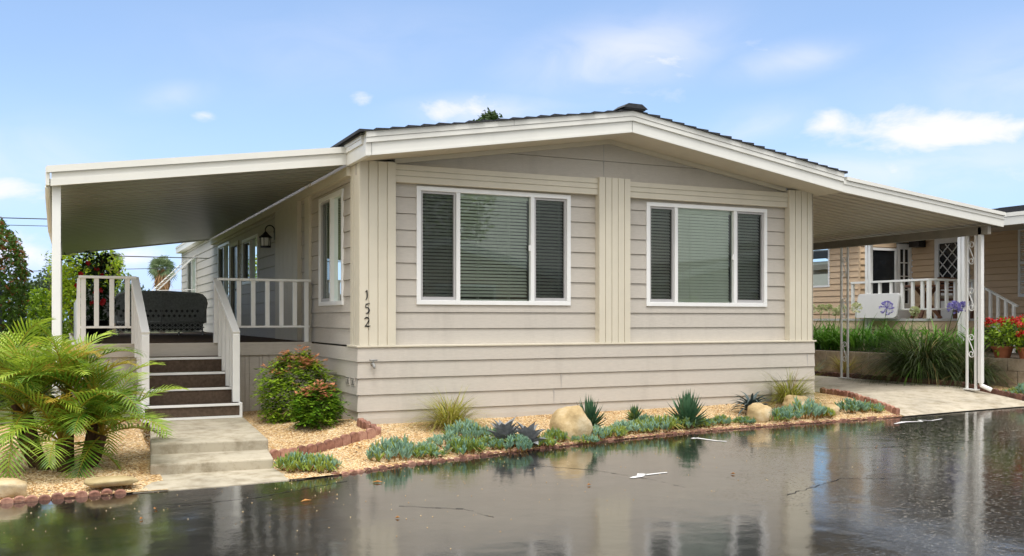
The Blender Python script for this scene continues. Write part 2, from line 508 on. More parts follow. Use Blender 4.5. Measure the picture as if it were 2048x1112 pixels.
# wedge beside the drive
b0 = len(gb.v)
def bx(y): return 7.81 + .42 * (y + 1.31) / 2.17
nyw = 24
for j in range(nyw + 1):
    y = lerp(-1.31, 2.5, j / nyw)
    for i in range(5):
        x = lerp(7.30 if y > -.02 else 7.81, max(bx(y), 7.81), i / 4)
        gb.v.append((x, y, G(min(x, 8), y) + .004))
for j in range(nyw):
    for i in range(4):
        a = b0 + j * 5 + i
        gb.f.append((a, a + 1, a + 6, a + 5)); gb.m.append(0)
tag(gb.build('gravel_bed', 'gravel', smooth=True), kind='structure')

# driveway
dv = MB()
def drive_z(x, y):
    ye = edge_y(x); t = max(0, min(1, (y - ye) / 1.5))
    return lerp(road_z(x, ye) + .012, .262 + .02 * (x - 8), t ** .8)
nx, ny = 16, 26
for j in range(ny + 1):
    for i in range(nx + 1):
        t = (j / ny) ** 1.5
        yl = lerp(-1.31, 12, t)
        xl = min(bx(yl), 8.28); x = lerp(xl + .01, 10.93, i / nx)
        y = lerp(edge_y(x), 12, t)
        dv.v.append((x, y, drive_z(x, y)))
for j in range(ny):
    for i in range(nx):
        a = j * (nx + 1) + i
        dv.f.append((a, a + 1, a + nx + 2, a + nx + 1)); dv.m.append(0)
tag(dv.build('driveway', 'drive', smooth=True), kind='structure')
# right-hand strip of gravel and the raised planting terrace
rs = MB()
grid(rs, 10.93, 11.75, 8, lambda x: edge_y(x) if x < 11.0 else edge_y(x), lambda x: 9, 30, lambda x, y: drive_z(min(x, 10.93), y) + .012, .02)
grid(rs, 11.75, 20, 8, lambda x: edge_y(x), lambda x: -.36, 6, lambda x, y: drive_z(10.93, y) + .012, .02)
o = rs.build('gravel_strip', 'gravel', smooth=True); tag(o, kind='structure')
te = MB()
te.quad((11.9, -.2, .80), (30, -.2, .80), (30, 14, .80), (11.9, 14, .80))
tag(te.build('terrace_soil', 'soil'), kind='structure')

# loose pebbles on the gravel
pb = MB(); rp = random.Random(5)
def pebble(mb, x, y, z, r, rnd):
    n = len(mb.v)
    a = rnd.uniform(0, PI); c, s_ = math.cos(a), math.sin(a)
    for dx, dy, dz in ((1, 0, 0), (-1, 0, 0), (0, .75, 0), (0, -.75, 0), (0, 0, .6), (0, 0, -.6)):
        mb.v.append((x + r * (dx * c - dy * s_), y + r * (dx * s_ + dy * c), z + r * dz))
    for q in ((0, 2, 4), (2, 1, 4), (1, 3, 4), (3, 0, 4), (2, 0, 5), (1, 2, 5), (3, 1, 5), (0, 3, 5)):
        mb.f.append(tuple(n + i for i in q)); mb.m.append(mb.cur)
for _ in range(20000):
    x = rp.uniform(-4.6, 7.8); y = edge_y(x) + .04 + rp.random() ** 1.3 * 2.2
    if x > 0 and y > -.03: continue
    if -2.62 < x < -1.2 and y > -2.6: continue
    pebble(pb, x, y, G(x, y) + .02 * noise.noise(Vector((x * 2.2, y * 2.2, 3))) + .004, rp.uniform(.006, .013), rp)
tag(pb.build('gravel_stones', 'pebble'), 'loose golden gravel stones lying over the planting beds', 'gravel', kind='stuff')

# ------------------------------------------------------------------ concrete walkway and steps
cs = thing('concrete_steps', (-1.9, -1.3, 0), 'weathered concrete landing with two low steps leading from the street to the porch stairs', 'steps')
st = MB()
st.hexa([(-2.485, -.99, -.1), (-1.31, -1.13, -.1), (-1.14, 1.50, -.1), (-2.30, 1.50, -.1)], [(-2.485, -.99, .212), (-1.31, -1.13, .216), (-1.14, 1.50, .205), (-2.30, 1.50, .205)])
st.build('landing', 'concrete', cs, bevel=.018)
st = MB()
st.hexa([(-2.54, -1.70, -.15), (-1.385, -1.80, -.15), (-1.30, -1.05, -.15), (-2.48, -.92, -.15)], [(-2.54, -1.70, .10), (-1.385, -1.80, .102), (-1.30, -1.05, .104), (-2.48, -.92, .10)])
st.build('step', 'concrete', cs, bevel=.018)
st = MB()
P = [(-2.75, -2.50), (-1.97, -2.515), (-1.21, -2.465), (-1.36, -2.1), (-1.37, -1.7), (-2.54, -1.6), (-2.57, -2.1)]
st.hexa([(x, y, -.2) for x, y in P], [(x, y, max(road_z(x, y) + .008, -.022 + .012 * (y + 2.3))) for x, y in P])
st.build('apron', 'concrete', cs, bevel=.01)

# ------------------------------------------------------------------ main house
HX, HY = 7.31, 20.1
house = thing('mobile_home', (3.66, 0, .15), 'beige clapboard single storey home numbered 152 with cream pilasters and a low gable', 'house')
front = lambda Y0: (lambda u, d, w: (u, Y0 - d, w))
left = lambda X0: (lambda u, d, w: (X0 - d, u, w))
back = lambda Y0: (lambda u, d, w: (u, Y0 + d, w))

def siding(mb, T, u0, u1, z0, z1, zref, pitch=.21, opens=(), lip=.016, clip=None, groove=.0055, mitre=0):
    """lap boards with a real lip; opens = [(ua,ub,za,zb)] are left free"""
    k = math.floor((z0 - zref) / pitch)
    zb = zref + k * pitch
    while zb < z1 - 1e-6:
        a, b = max(zb, z0), min(zb + pitch, z1)
        cuts = sorted({a, b} | {z for o_ in opens for z in o_[2:4] if a < z < b})
        for c0, c1 in zip(cuts, cuts[1:]):
            d0 = lip * (1 - (c0 - zb) / pitch) + .002; d1 = lip * (1 - (c1 - zb) / pitch) + .002
            iv = [(u0, u1)]
            for (ua, ub, za, zc) in opens:
                if za < c1 - 1e-6 and zc > c0 + 1e-6:
                    iv = [p for (s, e) in iv for p in ((s, min(e, ua)), (max(s, ub), e)) if p[1] - p[0] > 1e-4]
            for s, e in iv:
                if clip:
                    s0, e0 = clip(c0); s1, e1 = clip(c1)
                    A = (max(s, s0), min(e, e0)); B = (max(s, s1), min(e, e1))
                    if A[1] - A[0] < .02: continue
                    if B[1] < B[0]: B = ((B[0] + B[1]) / 2,) * 2
                else:
                    A = B = (s, e)
                    if mitre and s == u0: A = (s - d0, e); B = (s - d1, e)
                gv = groove if (c0 == a and a == zb) else 0
                mb.quad(T(A[0], d0, c0 + gv), T(A[1], d0, c0 + gv), T(B[1], d1, c1), T(B[0], d1, c1))
                if gv:
                    mb.quad(T(A[0], -.018, c0 + gv), T(A[1], -.018, c0 + gv), T(A[1], d0, c0 + gv), T(A[0], d0, c0 + gv))
                    mb.quad(T(A[0], -.018, c0 - .001), T(A[1], -.018, c0 - .001), T(A[1], -.018, c0 + gv), T(A[0], -.018, c0 + gv))
                    mb.quad(T(A[0], -.018, c0 - .001), T(A[1], -.018, c0 - .001), T(A[1], .003, c0), T(A[0], .003, c0))
        zb += pitch

W1 = (.80, 3.045, 1.685, 3.21); W2 = (4.285, 6.47, 1.685, 3.185)
YS = .13                                           # recessed siding plane
wl = MB()
siding(wl, front(YS), .45, 3.48, 1.165, 3.30, 3.054, .21, [(W1[0] + .03, W1[1] - .03, W1[2] + .03, W1[3] - .03)])
siding(wl, front(YS), 3.90, 6.86, 1.165, 3.30, 3.054, .21, [(W2[0] + .03, W2[1] - .03, W2[2] + .03, W2[3] - .03)])
wl.build('front_wall', 'siding', house)

# gable
RIDGE = (3.66, 4.31); SL = .158
def rake(x): return RIDGE[1] - SL * abs(x - RIDGE[0])      # top of fascia
gm = MB()
siding(gm, front(YS), .0, HX, 3.30, 4.08, 3.42, .30, clip=lambda z: (3.66 - max(0, (4.03 - z) / SL), 3.66 + max(0, (4.03 - z) / SL)), lip=.010)
gm.build('gable_wall', 'siding', house)
gs = MB(); gs.box(3.58, 3.586, YS - .013, YS - .004, 3.46, 4.0)
gs.build('gable_joint', 'grey_vinyl', house)

# skirt boards: bottom lips at .347 .558 .768 .96
sk = MB()
siding(sk, front(0), 0, HX, .26, 1.145, .347, .206, mitre=1)
siding(sk, left(0), 0, 2.60, .26, 1.145, .347, .206, mitre=1)
T_ = lambda u, d, w: (HX + d, u, w)
siding(sk, T_, .0, HY, .26, 1.145, .347, .206)
sk.box(-.012, HX + .012, -.012, .03, 0.0, .262)
sk.box(-.012, .03, .03, 2.6, 0.0, .262)
sk.build('skirting', 'siding', house)
# board butt joints
for (x, z0, z1) in ((2.83, .557, .755), (2.72, .352, .548), (2.83, .352, .40), (7.16, .77, .95), (1.72, .10, .255)):
    bj = MB(); bj.box(x, x + .004, -.0195, -.006, z0, z1); bj.build('board_joint', 'grey_vinyl', house)
lg = MB()
lg.box(-.02, HX + .03, -.022, .125, 1.146, 1.170)
lg.box(-.02, .06, .125, .46, 1.146, 1.170)
lg.build('ledge', 'trim', house, bevel=.004)

def fluted(mb, T, u0, u1, z0, z1, n, d_face, groove=.012, depth=.014, back_d=-.12):
    mb.box(u0, u1, back_d, d_face - depth, z0, z1, T)
    w = (u1 - u0 + groove) / n
    for i in range(n):
        a = u0 + i * w
        mb.box(a, a + w - groove, d_face - depth - .001, d_face, z0, z1, T)
def hfluted(mb, T, u0, u1, z0, z1, fr, d_face, depth=.012, back_d=-.06):
    mb.box(u0, u1, back_d, d_face - depth, z0, z1, T)
    zz = [z0] + [lerp(z0, z1, f) for f in fr] + [z1]
    for a, b in zip(zz, zz[1:]):
        mb.box(u0, u1, d_face - depth - .001, d_face, a + (.005 if a > z0 else 0), b - (.005 if b < z1 else 0), T)

p = MB(); fluted(p, front(0), .02, .488, 1.171, 3.47, 4, 0)
fluted(p, left(.016), .0165, .42, 1.171, 3.50, 4, 0, .010, .010, -.03)
p.build('pilaster', 'trim', house, bevel=.0025)
p = MB(); fluted(p, front(0), 3.443, 3.948, 1.171, 3.475, 5, 0, .010); p.build('pilaster', 'trim', house, bevel=.0025)
p = MB(); fluted(p, front(0), 6.824, 7.285, 1.171, 3.49, 4, 0)
p.box(7.27, 7.29, .0, .4, 1.171, 3.45)
p.build('pilaster', 'trim', house, bevel=.0025)
p = MB(); hfluted(p, front(.0), .490, 3.441, 3.232, 3.457, (.36, .68), -.04, .012, -.128); p.build('header_trim', 'trim', house, bevel=.002)
p = MB(); hfluted(p, front(.0), 3.950, 6.822, 3.222, 3.447, (.36, .68), -.04, .012, -.128); p.build('header_trim', 'trim', house, bevel=.002)

# roof: fascia bands, soffit, shingles
YF = -.5; XS_ = .05
XL, XR = -.05, 7.42
def rake_band(mb, x0, x1, zt, zb, y0, y1):
    """band following the rake between offsets zt and zb below the fascia top"""
    mb.hexa([(x0, y0, rake(x0) + zb), (x1, y0, rake(x1) + zb), (x1, y1, rake(x1) + zb), (x0, y1, rake(x0) + zb)],
            [(x0, y0, rake(x0) + zt), (x1, y0, rake(x1) + zt), (x1, y1, rake(x1) + zt), (x0, y1, rake(x0) + zt)])
for (x0, x1) in ((XL, 3.66), (3.66, XR)):
    f = MB()
    rake_band(f, x0, x1, .0, -.068, YF - .030, YF + .1)
    rake_band(f, x0, x1, -.072, -.130, YF - .022, YF + .1)
    rake_band(f, x0, x1, -.130, -.285, YF, YF + .02)
    rake_band(f, x0, x1, -.255, -.285, YF - .006, YF)
    if x0 < 0:   # return of the fascia down the left eave
        for zt, zb, px in ((0, -.068, .03), (-.072, -.13, .022), (-.13, -.285, 0)):
            z = rake(XL)
            f.box(XL - px - .001, XL + .06, YF + .101 if px else YF + .021, .36, z + zb, z + zt)
    f.build('fascia', 'fascia', house)
for x in (3.66, .02):
    jl = MB(); jl.box(x - .0025, x + .0025, YF - .008, YF - .0005, rake(x) - .283, rake(x) - .135); jl.build('fascia_joint', 'steel', house)
jl = MB(); jl.box(1.88, 1.884, YF - .033, YF - .0305, rake(1.88) - .065, rake(1.88) - .004); jl.build('fascia_joint', 'steel', house)
sf = MB()
for x0, x1 in ((XL + .02, 3.66), (3.66, XR)):
    n = 14
    for i in range(n):                                # grooved soffit boards running along the rake
        a, b = lerp(YF + .02, YS, i / n), lerp(YF + .02, YS, (i + 1) / n) - .004
        sf.hexa([(x0, a, rake(x0) - .285), (x1, a, rake(x1) - .285), (x1, b, rake(x1) - .285), (x0, b, rake(x0) - .285)],
                [(x0, a, rake(x0) - .262), (x1, a, rake(x1) - .262), (x1, b, rake(x1) - .262), (x0, b, rake(x0) - .262)])
    sf.hexa([(x0, YF + .02, rake(x0) - .262), (x1, YF + .02, rake(x1) - .262), (x1, YS, rake(x1) - .262), (x0, YS, rake(x0) - .262)],
            [(x0, YF + .02, rake(x0) - .25), (x1, YF + .02, rake(x1) - .25), (x1, YS, rake(x1) - .25), (x0, YS, rake(x0) - .25)])
    rake_band(sf, max(x0, .5), min(x1, 6.82), -.286, -.345, YS - .055, YS - .005)
sf.build('soffit', 'trim', house)
f = MB()
f.box(-.13, -.06, 13.06, HY, rake(XL) - .17, rake(XL) - .03); f.box(-.06, XS_, 13.06, HY, rake(XL) - .17, rake(XL) - .15); f.box(-.15, -.06, 13.06, HY, rake(XL) - .03, rake(XL) + .005); f.build('eave_fascia', 'fascia', house)
roof = MB(); rr_ = random.Random(3)
for side in (-1, 1):
    X1 = XL - .07 if side < 0 else XR + .03
    n = 19
    roof.quad((3.66, YF + .02, rake(3.66) - .02), (X1, YF + .02, rake(X1) - .02), (X1, HY, rake(X1) - .02), (3.66, HY, rake(3.66) - .02))
    for i in range(n):
        xa, xb = lerp(3.66, X1, i / n), lerp(3.66, X1, (i + 1) / n)
        t = .018 + rr_.uniform(0, .016)
        y0 = YF - .045 - rr_.uniform(0, .02)
        za, zb = rake(xa) + .006, rake(xb) + t
        xo = xb + side * .02
        roof.hexa([(xa, y0, rake(xa) + .001), (xo, y0, rake(xo) + .001), (xo, HY, rake(xo) + .001), (xa, HY, rake(xa) + .001)],
                  [(xa, y0, za), (xo, y0, zb), (xo, HY, zb), (xa, HY, za)])
ro = roof.build('roof', 'shingle', house)
rc = MB()
rc.hexa([(3.49, YF - .07, 4.315), (3.83, YF - .07, 4.315), (3.83, HY, 4.315), (3.49, HY, 4.315)],
        [(3.58, YF - .07, 4.375), (3.76, YF - .07, 4.375), (3.76, HY, 4.375), (3.58, HY, 4.375)])
rc.hexa([(3.47, YF - .08, 4.335), (3.86, YF - .08, 4.335), (3.86, YF + .2, 4.335), (3.47, YF + .2, 4.335)],
        [(3.56, YF - .08, 4.395), (3.77, YF - .08, 4.395), (3.77, YF + .2, 4.395), (3.56, YF + .2, 4.395)])
rc.build('ridge_cap', 'shingle', ro)

# windows -----------------------------------------------------------
def make_window(parent, T, u0, u1, z0, z1, mull, screens, blind=None, glass='glass', fw=.058, proud=.032, room=True, flip=False):
    f = MB()
    for a, b, c, d in ((u0, u1, z0, z0 + fw), (u0, u1, z1 - fw, z1), (u0, u0 + fw, z0 + fw, z1 - fw), (u1 - fw, u1, z0 + fw, z1 - fw)):
        f.box(a, b, -.05, proud, c, d, T)
    for a in mull:
        f.box(a - .028, a + .028, -.05, proud - .004, z0 + fw, z1 - fw, T)
    win = f.build('window', 'vinyl', parent, bevel=.004)
    ed = [u0 + fw] + [x for a in mull for x in (a - .028, a + .028)] + [u1 - fw]
    for i in range(0, len(ed), 2):
        a, b = ed[i], ed[i + 1]
        k = i // 2
        if k in screens:
            s = MB(); w = .034
            for q in ((a, b, z0 + fw, z0 + fw + .045), (a, b, z1 - fw - .03, z1 - fw), (a, a + w, z0 + fw + .045, z1 - fw - .03), (b - w, b, z0 + fw + .045, z1 - fw - .03)):
                s.box(q[0] + .004, q[1] - .004, -.035, .008, q[2], q[3], T)
            s.build('sash', 'grey_vinyl', win)
            s = MB(); s.quad(T(a + w, -.012, z0 + fw + .04), T(b - w, -.012, z0 + fw + .04), T(b - w, -.012, z1 - fw - .03), T(a + w, -.012, z1 - fw - .03))
            s.build('screen', 'screen', win)
        g = MB(); g.quad(T(a, -.026, z0 + fw), T(b, -.026, z0 + fw), T(b, -.026, z1 - fw), T(a, -.026, z1 - fw))
        g.build('pane', glass, win)
        if blind:
            tilt, pitch = blind if not isinstance(blind[0], tuple) else blind[k]
            s = MB(); z = z1 - fw - .05
            s.box(a - .01, b + .01, -.125, -.075, z1 - fw - .045, z1 - fw + .01, T)
            while z > z0 + fw + .03:
                hd = .021 * math.cos(tilt); hz = .021 * math.sin(tilt)
                s.hexa([T(a + .004, -.10 - hd, z + hz), T(b - .004, -.10 - hd, z + hz), T(b - .004, -.10 + hd, z - hz), T(a + .004, -.10 + hd, z - hz)],
                       [T(a + .004, -.10 - hd, z + hz + .003), T(b - .004, -.10 - hd, z + hz + .003), T(b - .004, -.10 + hd, z - hz + .003), T(a + .004, -.10 + hd, z - hz + .003)])
                z -= pitch
            for q in ((.28, .72) if b - a > .6 else (.22, .85)):
                u = lerp(a, b, q)
                for du in (-.012, .012):
                    s.box(u + du - .0015, u + du + .0015, -.071, -.068, z0 + fw, z1 - fw, T)
            s.box(a + .004, b - .004, -.125, -.075, z0 + fw + .002, z0 + fw + .024, T)
            s.build('blind', 'blind', win)
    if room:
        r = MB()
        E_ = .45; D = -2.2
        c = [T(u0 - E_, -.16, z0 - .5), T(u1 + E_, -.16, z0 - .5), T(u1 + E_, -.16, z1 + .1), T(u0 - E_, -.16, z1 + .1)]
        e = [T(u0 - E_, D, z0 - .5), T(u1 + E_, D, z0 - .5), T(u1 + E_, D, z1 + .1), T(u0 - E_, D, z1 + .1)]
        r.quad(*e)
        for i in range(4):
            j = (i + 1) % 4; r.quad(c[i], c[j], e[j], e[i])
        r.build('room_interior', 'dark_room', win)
    return win
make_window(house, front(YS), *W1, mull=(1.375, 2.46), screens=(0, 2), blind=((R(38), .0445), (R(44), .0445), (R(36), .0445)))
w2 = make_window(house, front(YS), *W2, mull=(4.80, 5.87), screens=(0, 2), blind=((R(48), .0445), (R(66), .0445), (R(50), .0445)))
for lx, lz in ((2.405, 2.42), (5.815, 2.39)):
    lt = MB(); lt.box(lx, lx + .025, .10, .13, lz, lz + .08); lt.build('window_latch', 'vinyl', house, bevel=.004)

# left side wall
XS = .05
SW = (.83, 2.12, 1.685, 3.22); S3 = (6.93, 8.67, 2.20, 3.12); SD = (9.15, 10.15, 1.20, 3.15); S4 = (10.35, 12.1, 1.98, 3.24); S5 = (16.4, 18.5, 1.60, 3.24)
swl = MB()
ops = [(a + .03, b - .03, c + .03, d - .03) for a, b, c, d in (SW, S3, SD, S4, S5)]
siding(swl, left(XS), .42, HY, 1.165, 3.55, 3.054, .21, ops)
swl.box(XS - .01, 7.3, HY - .02, HY, .2, 3.7)
swl.quad((HX - .01, .3, 1.1), (HX - .01, HY, 1.1), (HX - .01, HY, 3.6), (HX - .01, .3, 3.6))
swl.build('side_wall', 'siding', house)
for i, (a, b, c, d) in enumerate((SW, S3, S4, S5)):
    make_window(house, left(XS), a, b, c, d, mull=(lerp(a, b, .5),), screens=(1,), blind=(R(20), .05) if i == 0 else None, glass='glass_side')
dr = MB()
for q in ((SD[0], SD[0] + .07, SD[2], SD[3]), (SD[1] - .07, SD[1], SD[2], SD[3]), (SD[0] + .07, SD[1] - .07, SD[3] - .08, SD[3])):
    dr.box(q[0], q[1], -.05, .04, q[2], q[3], left(XS))
sdoor = dr.build('side_door', 'trim', house)
dr = MB(); dr.box(SD[0] + .07, SD[1] - .07, -.05, -.01, SD[2], SD[3] - .08, left(XS)); dr.build('door_leaf', 'door_dark', sdoor)
dr = MB(); dr.lathe([(.01, 0), (.026, .01), (.026, .03), (.012, .045)], (XS - .05, 9.32, 2.1)); dr.build('handle', 'steel', sdoor)
p = MB(); fluted(p, left(XS), 3.3, 5.02, 1.165, 3.40, 5, .075, .012, .012, -.02); p.build('pilaster', 'trim', house)
p = MB(); p.box(2.64, 2.93, -.01, .05, 1.165, 3.52, left(XS)); p.build('corner_board', 'trim', house, bevel=.004)
# window awning far along the side wall
wa = MB()
for i in range(11):
    t = i / 10
    x = lerp(-.05, -.95, t); z = lerp(3.22, 2.32, t)
    wa.bar((x, 16.2, z), (x, 18.7, z), .075, .008, (-.4, 0, 1))
for y in (16.2, 18.7):
    wa.bar((.0, y, 3.27), (-1.0, y, 2.28), .03, .03); wa.bar((.02, y, 2.32), (-1.0, y, 2.28), .02, .02)
wa.build('window_awning', 'white', house)

# house number: brush strokes with varying width
def stroke(mb, pts, ws, T, d0, d1):
    L_, Rr = [], []
    for i, p_ in enumerate(pts):
        a = pts[max(i - 1, 0)]; b = pts[min(i + 1, len(pts) - 1)]
        t = Vector((b[0] - a[0], b[1] - a[1])).normalized(); n_ = Vector((-t[1], t[0]))
        L_.append((p_[0] + n_[0] * ws[i], p_[1] + n_[1] * ws[i])); Rr.append((p_[0] - n_[0] * ws[i], p_[1] - n_[1] * ws[i]))
    for i in range(len(pts) - 1):
        q = [L_[i], L_[i + 1], Rr[i + 1], Rr[i]]
        mb.hexa([T(u, d0, w) for u, w in q], [T(u, d1, w) for u, w in q])
def arc(cx, cy, rx, ry, a0, a1, n=10):
    return [(cx + rx * math.cos(R(lerp(a0, a1, i / n))), cy + ry * math.sin(R(lerp(a0, a1, i / n)))) for i in range(n + 1)]
def wave(n, lo, hi): return [lerp(lo, hi, math.sin(PI * i / (n - 1))) for i in range(n)]
TD = lambda ox, oz: (lambda u, d, w: (ox + u * .105, 0 - d, oz + w * .115))
for kind, zc in (('1', 1.745), ('5', 1.575), ('2', 1.405)):
    d = MB(); T = TD(.065, zc)
    S = lambda pts, ws: stroke(d, pts, ws, T, .0, .008)
    if kind == '1':
        pts = [(.22, .78), (.36, .88), (.44, .99)]; S(pts, [.02, .05, .03])
        pts = [(.44, 1.0), (.46, .6), (.46, .25), (.38, .02), (.26, -.06)]; S(pts, [.05, .075, .07, .05, .015])
    elif kind == '5':
        S([(.30, .95), (.52, .97), (.78, 1.06)], [.05, .06, .03])
        S([(.32, .98), (.26, .60)], [.035, .04])
        pts = [(.26, .58)] + arc(.40, .30, .30, .32, 95, -110, 12); S(pts, [.02, .04] + wave(len(pts) - 2, .03, .085))
    else:
        pts = arc(.42, .74, .27, .25, 165, -20, 10) + [(.55, .45), (.34, .20), (.18, .04)]; S(pts, wave(10, .03, .08) + [.07, .06, .04, .03])
        S([(.16, .05), (.40, .07), (.62, .02), (.86, .10)], [.03, .065, .07, .02])
    d.build('house_number_digit', 'black', house)

# faucet
fa = MB()
fa.tube([(.175, -.005, .94), (.175, -.06, .94), (.175, -.10, .925), (.175, -.115, .89)], [.018, .018, .016, .014], 10)
fa.tube([(.175, -.06, .94), (.175, -.065, .985)], .007, 8)
fa.tube([(.125, -.066, .99), (.225, -.066, .99)], .010, 8)
fa.build('hose_faucet', 'steel', house, smooth=True)
# two skirt vents on the left side
for yc in (.42, .18):
    v = MB()
    Tv = left(0)
    v.box(yc - .085, yc + .085, .0, .02, .66, .765, Tv)
    vt = v.build('skirt_vent', 'siding', house, bevel=.004)
    v = MB()
    for i in range(6):
        for zz in (.675, .745):
            v.box(yc - .073 + i * .027, yc - .058 + i * .027, .0195, .0215, zz, zz + .012, Tv)
    for zz in (.695, .715):
        for yy in (yc - .073, yc + .060): v.box(yy, yy + .012, .0195, .0215, zz, zz + .012, Tv)
    v.box(yc - .014, yc + .014, .0195, .022, .69, .735, Tv)
    v.build('vent_hole', 'black', vt)

# lantern by the side door
ln = thing('wall_lantern', (-.02, 5.06, 2.75), 'black coach lantern mounted on the porch side of the house wall', 'wall lamp')
l = MB(); cx, cy = -.17, 5.10
l.box(-.03, .05, 5.02, 5.12, 2.86, 3.06)
l.tube([(-.03, 5.08, 2.98)] + [(-.10 + .075 * math.cos(a), 5.09, 3.03 + .075 * math.sin(a)) for a in [R(-20 + 20 * i) for i in range(11)]] + [(cx, cy, 2.98)], .010, 8)
l.build('bracket', 'black', ln)
l = MB(); l.lathe([(.01, .25), (.03, .23), (.055, .20), (.115, .15), (.118, .14)][::-1], (cx, cy, 2.75), 8)
l.lathe([(.085, -.03), (.092, -.02), (.092, 0)], (cx, cy, 2.75), 8)
for k in range(6):
    a = 2 * PI * k / 6; l.tube([(cx + .08 * math.cos(a), cy + .08 * math.sin(a), 2.74), (cx + .09 * math.cos(a), cy + .09 * math.sin(a), 2.895)], .006, 5)
l.build('lantern_cage', 'black', ln)
l = MB(); l.lathe([(.07, 0), (.078, .14)], (cx, cy, 2.752), 12); l.build('lantern_glass', 'blind', ln, smooth=True)

# table lamp inside the right window
tl = thing('table_lamp', (4.52, .72, 1.2), 'lit table lamp with pale cone shade glowing behind the right window blind', 'lamp')
l = MB(); l.lathe([(.16, 0), (.075, .27)], (4.52, .72, 2.29), 24); l.build('lamp_shade', 'lamp_shade', tl, smooth=True)
l = MB(); l.lathe([(.09, 0), (.09, .02), (.03, .05), (.05, .4), (.06, .6), (.02, .8), (.012, 1.1)], (4.52, .72, 1.2), 16); l.build('lamp_base', 'trim', tl, smooth=True)

# ------------------------------------------------------------------ patio awning on the left
AX0, AX1 = -3.45, -.052
def awz(x): return lerp(2.985, 3.455, (x - AX0) / (AX1 - AX0))       # underside of fascia
aw = thing('patio_awning', (-3.37, .5, .12), 'off white flat metal awning over the porch deck on the left side', 'awning')
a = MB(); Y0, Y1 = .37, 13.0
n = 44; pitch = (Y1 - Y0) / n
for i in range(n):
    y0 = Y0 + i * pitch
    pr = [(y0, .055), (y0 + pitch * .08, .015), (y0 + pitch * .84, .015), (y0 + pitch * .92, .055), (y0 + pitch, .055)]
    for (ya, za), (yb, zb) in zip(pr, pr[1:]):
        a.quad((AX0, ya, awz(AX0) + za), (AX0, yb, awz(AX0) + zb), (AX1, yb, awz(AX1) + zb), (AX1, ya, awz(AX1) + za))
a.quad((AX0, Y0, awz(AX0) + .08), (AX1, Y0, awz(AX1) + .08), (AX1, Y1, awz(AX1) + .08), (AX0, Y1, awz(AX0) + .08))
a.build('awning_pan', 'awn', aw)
f = MB()
def sband(mb, x0, x1, fz, zb, zt, y0, y1):
    mb.hexa([(x0, y0, fz(x0) + zb), (x1, y0, fz(x1) + zb), (x1, y1, fz(x1) + zb), (x0, y1, fz(x0) + zb)],
            [(x0, y0, fz(x0) + zt), (x1, y0, fz(x1) + zt), (x1, y1, fz(x1) + zt), (x0, y1, fz(x0) + zt)])
sband(f, AX0 + .02, AX1, awz, 0, .075, Y0 - .035, Y0 - .002)
sband(f, AX0 + .03, AX1, awz, .075, .145, Y0 - .028, Y0 - .002)
sband(f, AX0 - .02, AX1 - .005, awz, .15, .225, Y0 - .055, Y0 + .02)
f.build('front_fascia', 'fascia', aw)
f = MB()
f.box(AX0 - .03, AX0 + .01, Y0 - .03, Y1, awz(AX0) + .01, awz(AX0) + .21)
f.box(AX0, AX1, Y1, Y1 + .03, awz(AX0) - .0, awz(AX0) + .02)
sband(f, AX0, AX1, awz, -.01, .12, Y1, Y1 + .03)
f.build('gutter', 'fascia', aw)
f = MB(); f.box(-.035, .045, Y0 + .02, Y1, 3.325, 3.44); f.build('hanger_rail', 'trim', aw)
pst = MB(); pst.box(-3.415, -3.325, .42, .51, .02, 3.02)
pst.build('post', 'white', aw, bevel=.006)
pst = MB(); pst.box(-3.415, -3.335, 9.5, 9.58, .02, 3.02); pst.build('post', 'white', aw)
pst = MB(); pst.tube([(-3.46, .44, 2.99), (-3.46, .55, 2.90), (-3.44, 1.2, 2.55), (-3.40, 1.3, 2.40), (-3.40, 1.3, .2)], .028, 8)
pst.build('downspout', 'fascia', aw)

# ------------------------------------------------------------------ porch deck, stairs, railings
dk = thing('porch_deck', (-1.6, 2.5, .17), 'raised porch deck with brown carpet, white railings and five carpeted stair risers', 'porch')
DZ = 1.165
d = MB(); d.box(-3.16, .03, 2.46, 13.1, DZ - .03, DZ); d.build('deck_floor', 'carpet', dk)
d = MB(); d.box(-3.17, -.004, 2.445, 2.50, .985, DZ - .031); d.box(-3.17, -.004, 2.44, 2.46, DZ - .030, DZ + .002); d.box(-3.2, -3.161, 2.50, 13.1, .985, DZ - .001); d.build('rim_board', 'siding', dk)
def grooved_panel(x0, x1, y):
    q = MB(); x = x0; k = 0
    pat = [.14, .07, .06, .14, .05, .09]
    while x < x1 - .01:
        w = min(pat[k % 6], x1 - x); q.box(x, x + w - .006, y, y + .02 + .004 * (k % 2), .05, .984); x += w; k += 1
    q.box(x0, x1, y + .018, y + .04, .05, .984)
    return q
grooved_panel(-1.16, -.006, 2.485).build('skirt_panel', 'siding', dk)
grooved_panel(-3.16, -2.30, 2.485).build('skirt_panel', 'siding', dk)
d = MB(); d.box(-3.19, -3.165, 2.53, 13, .05, .984); d.build('skirt_panel', 'siding', dk)

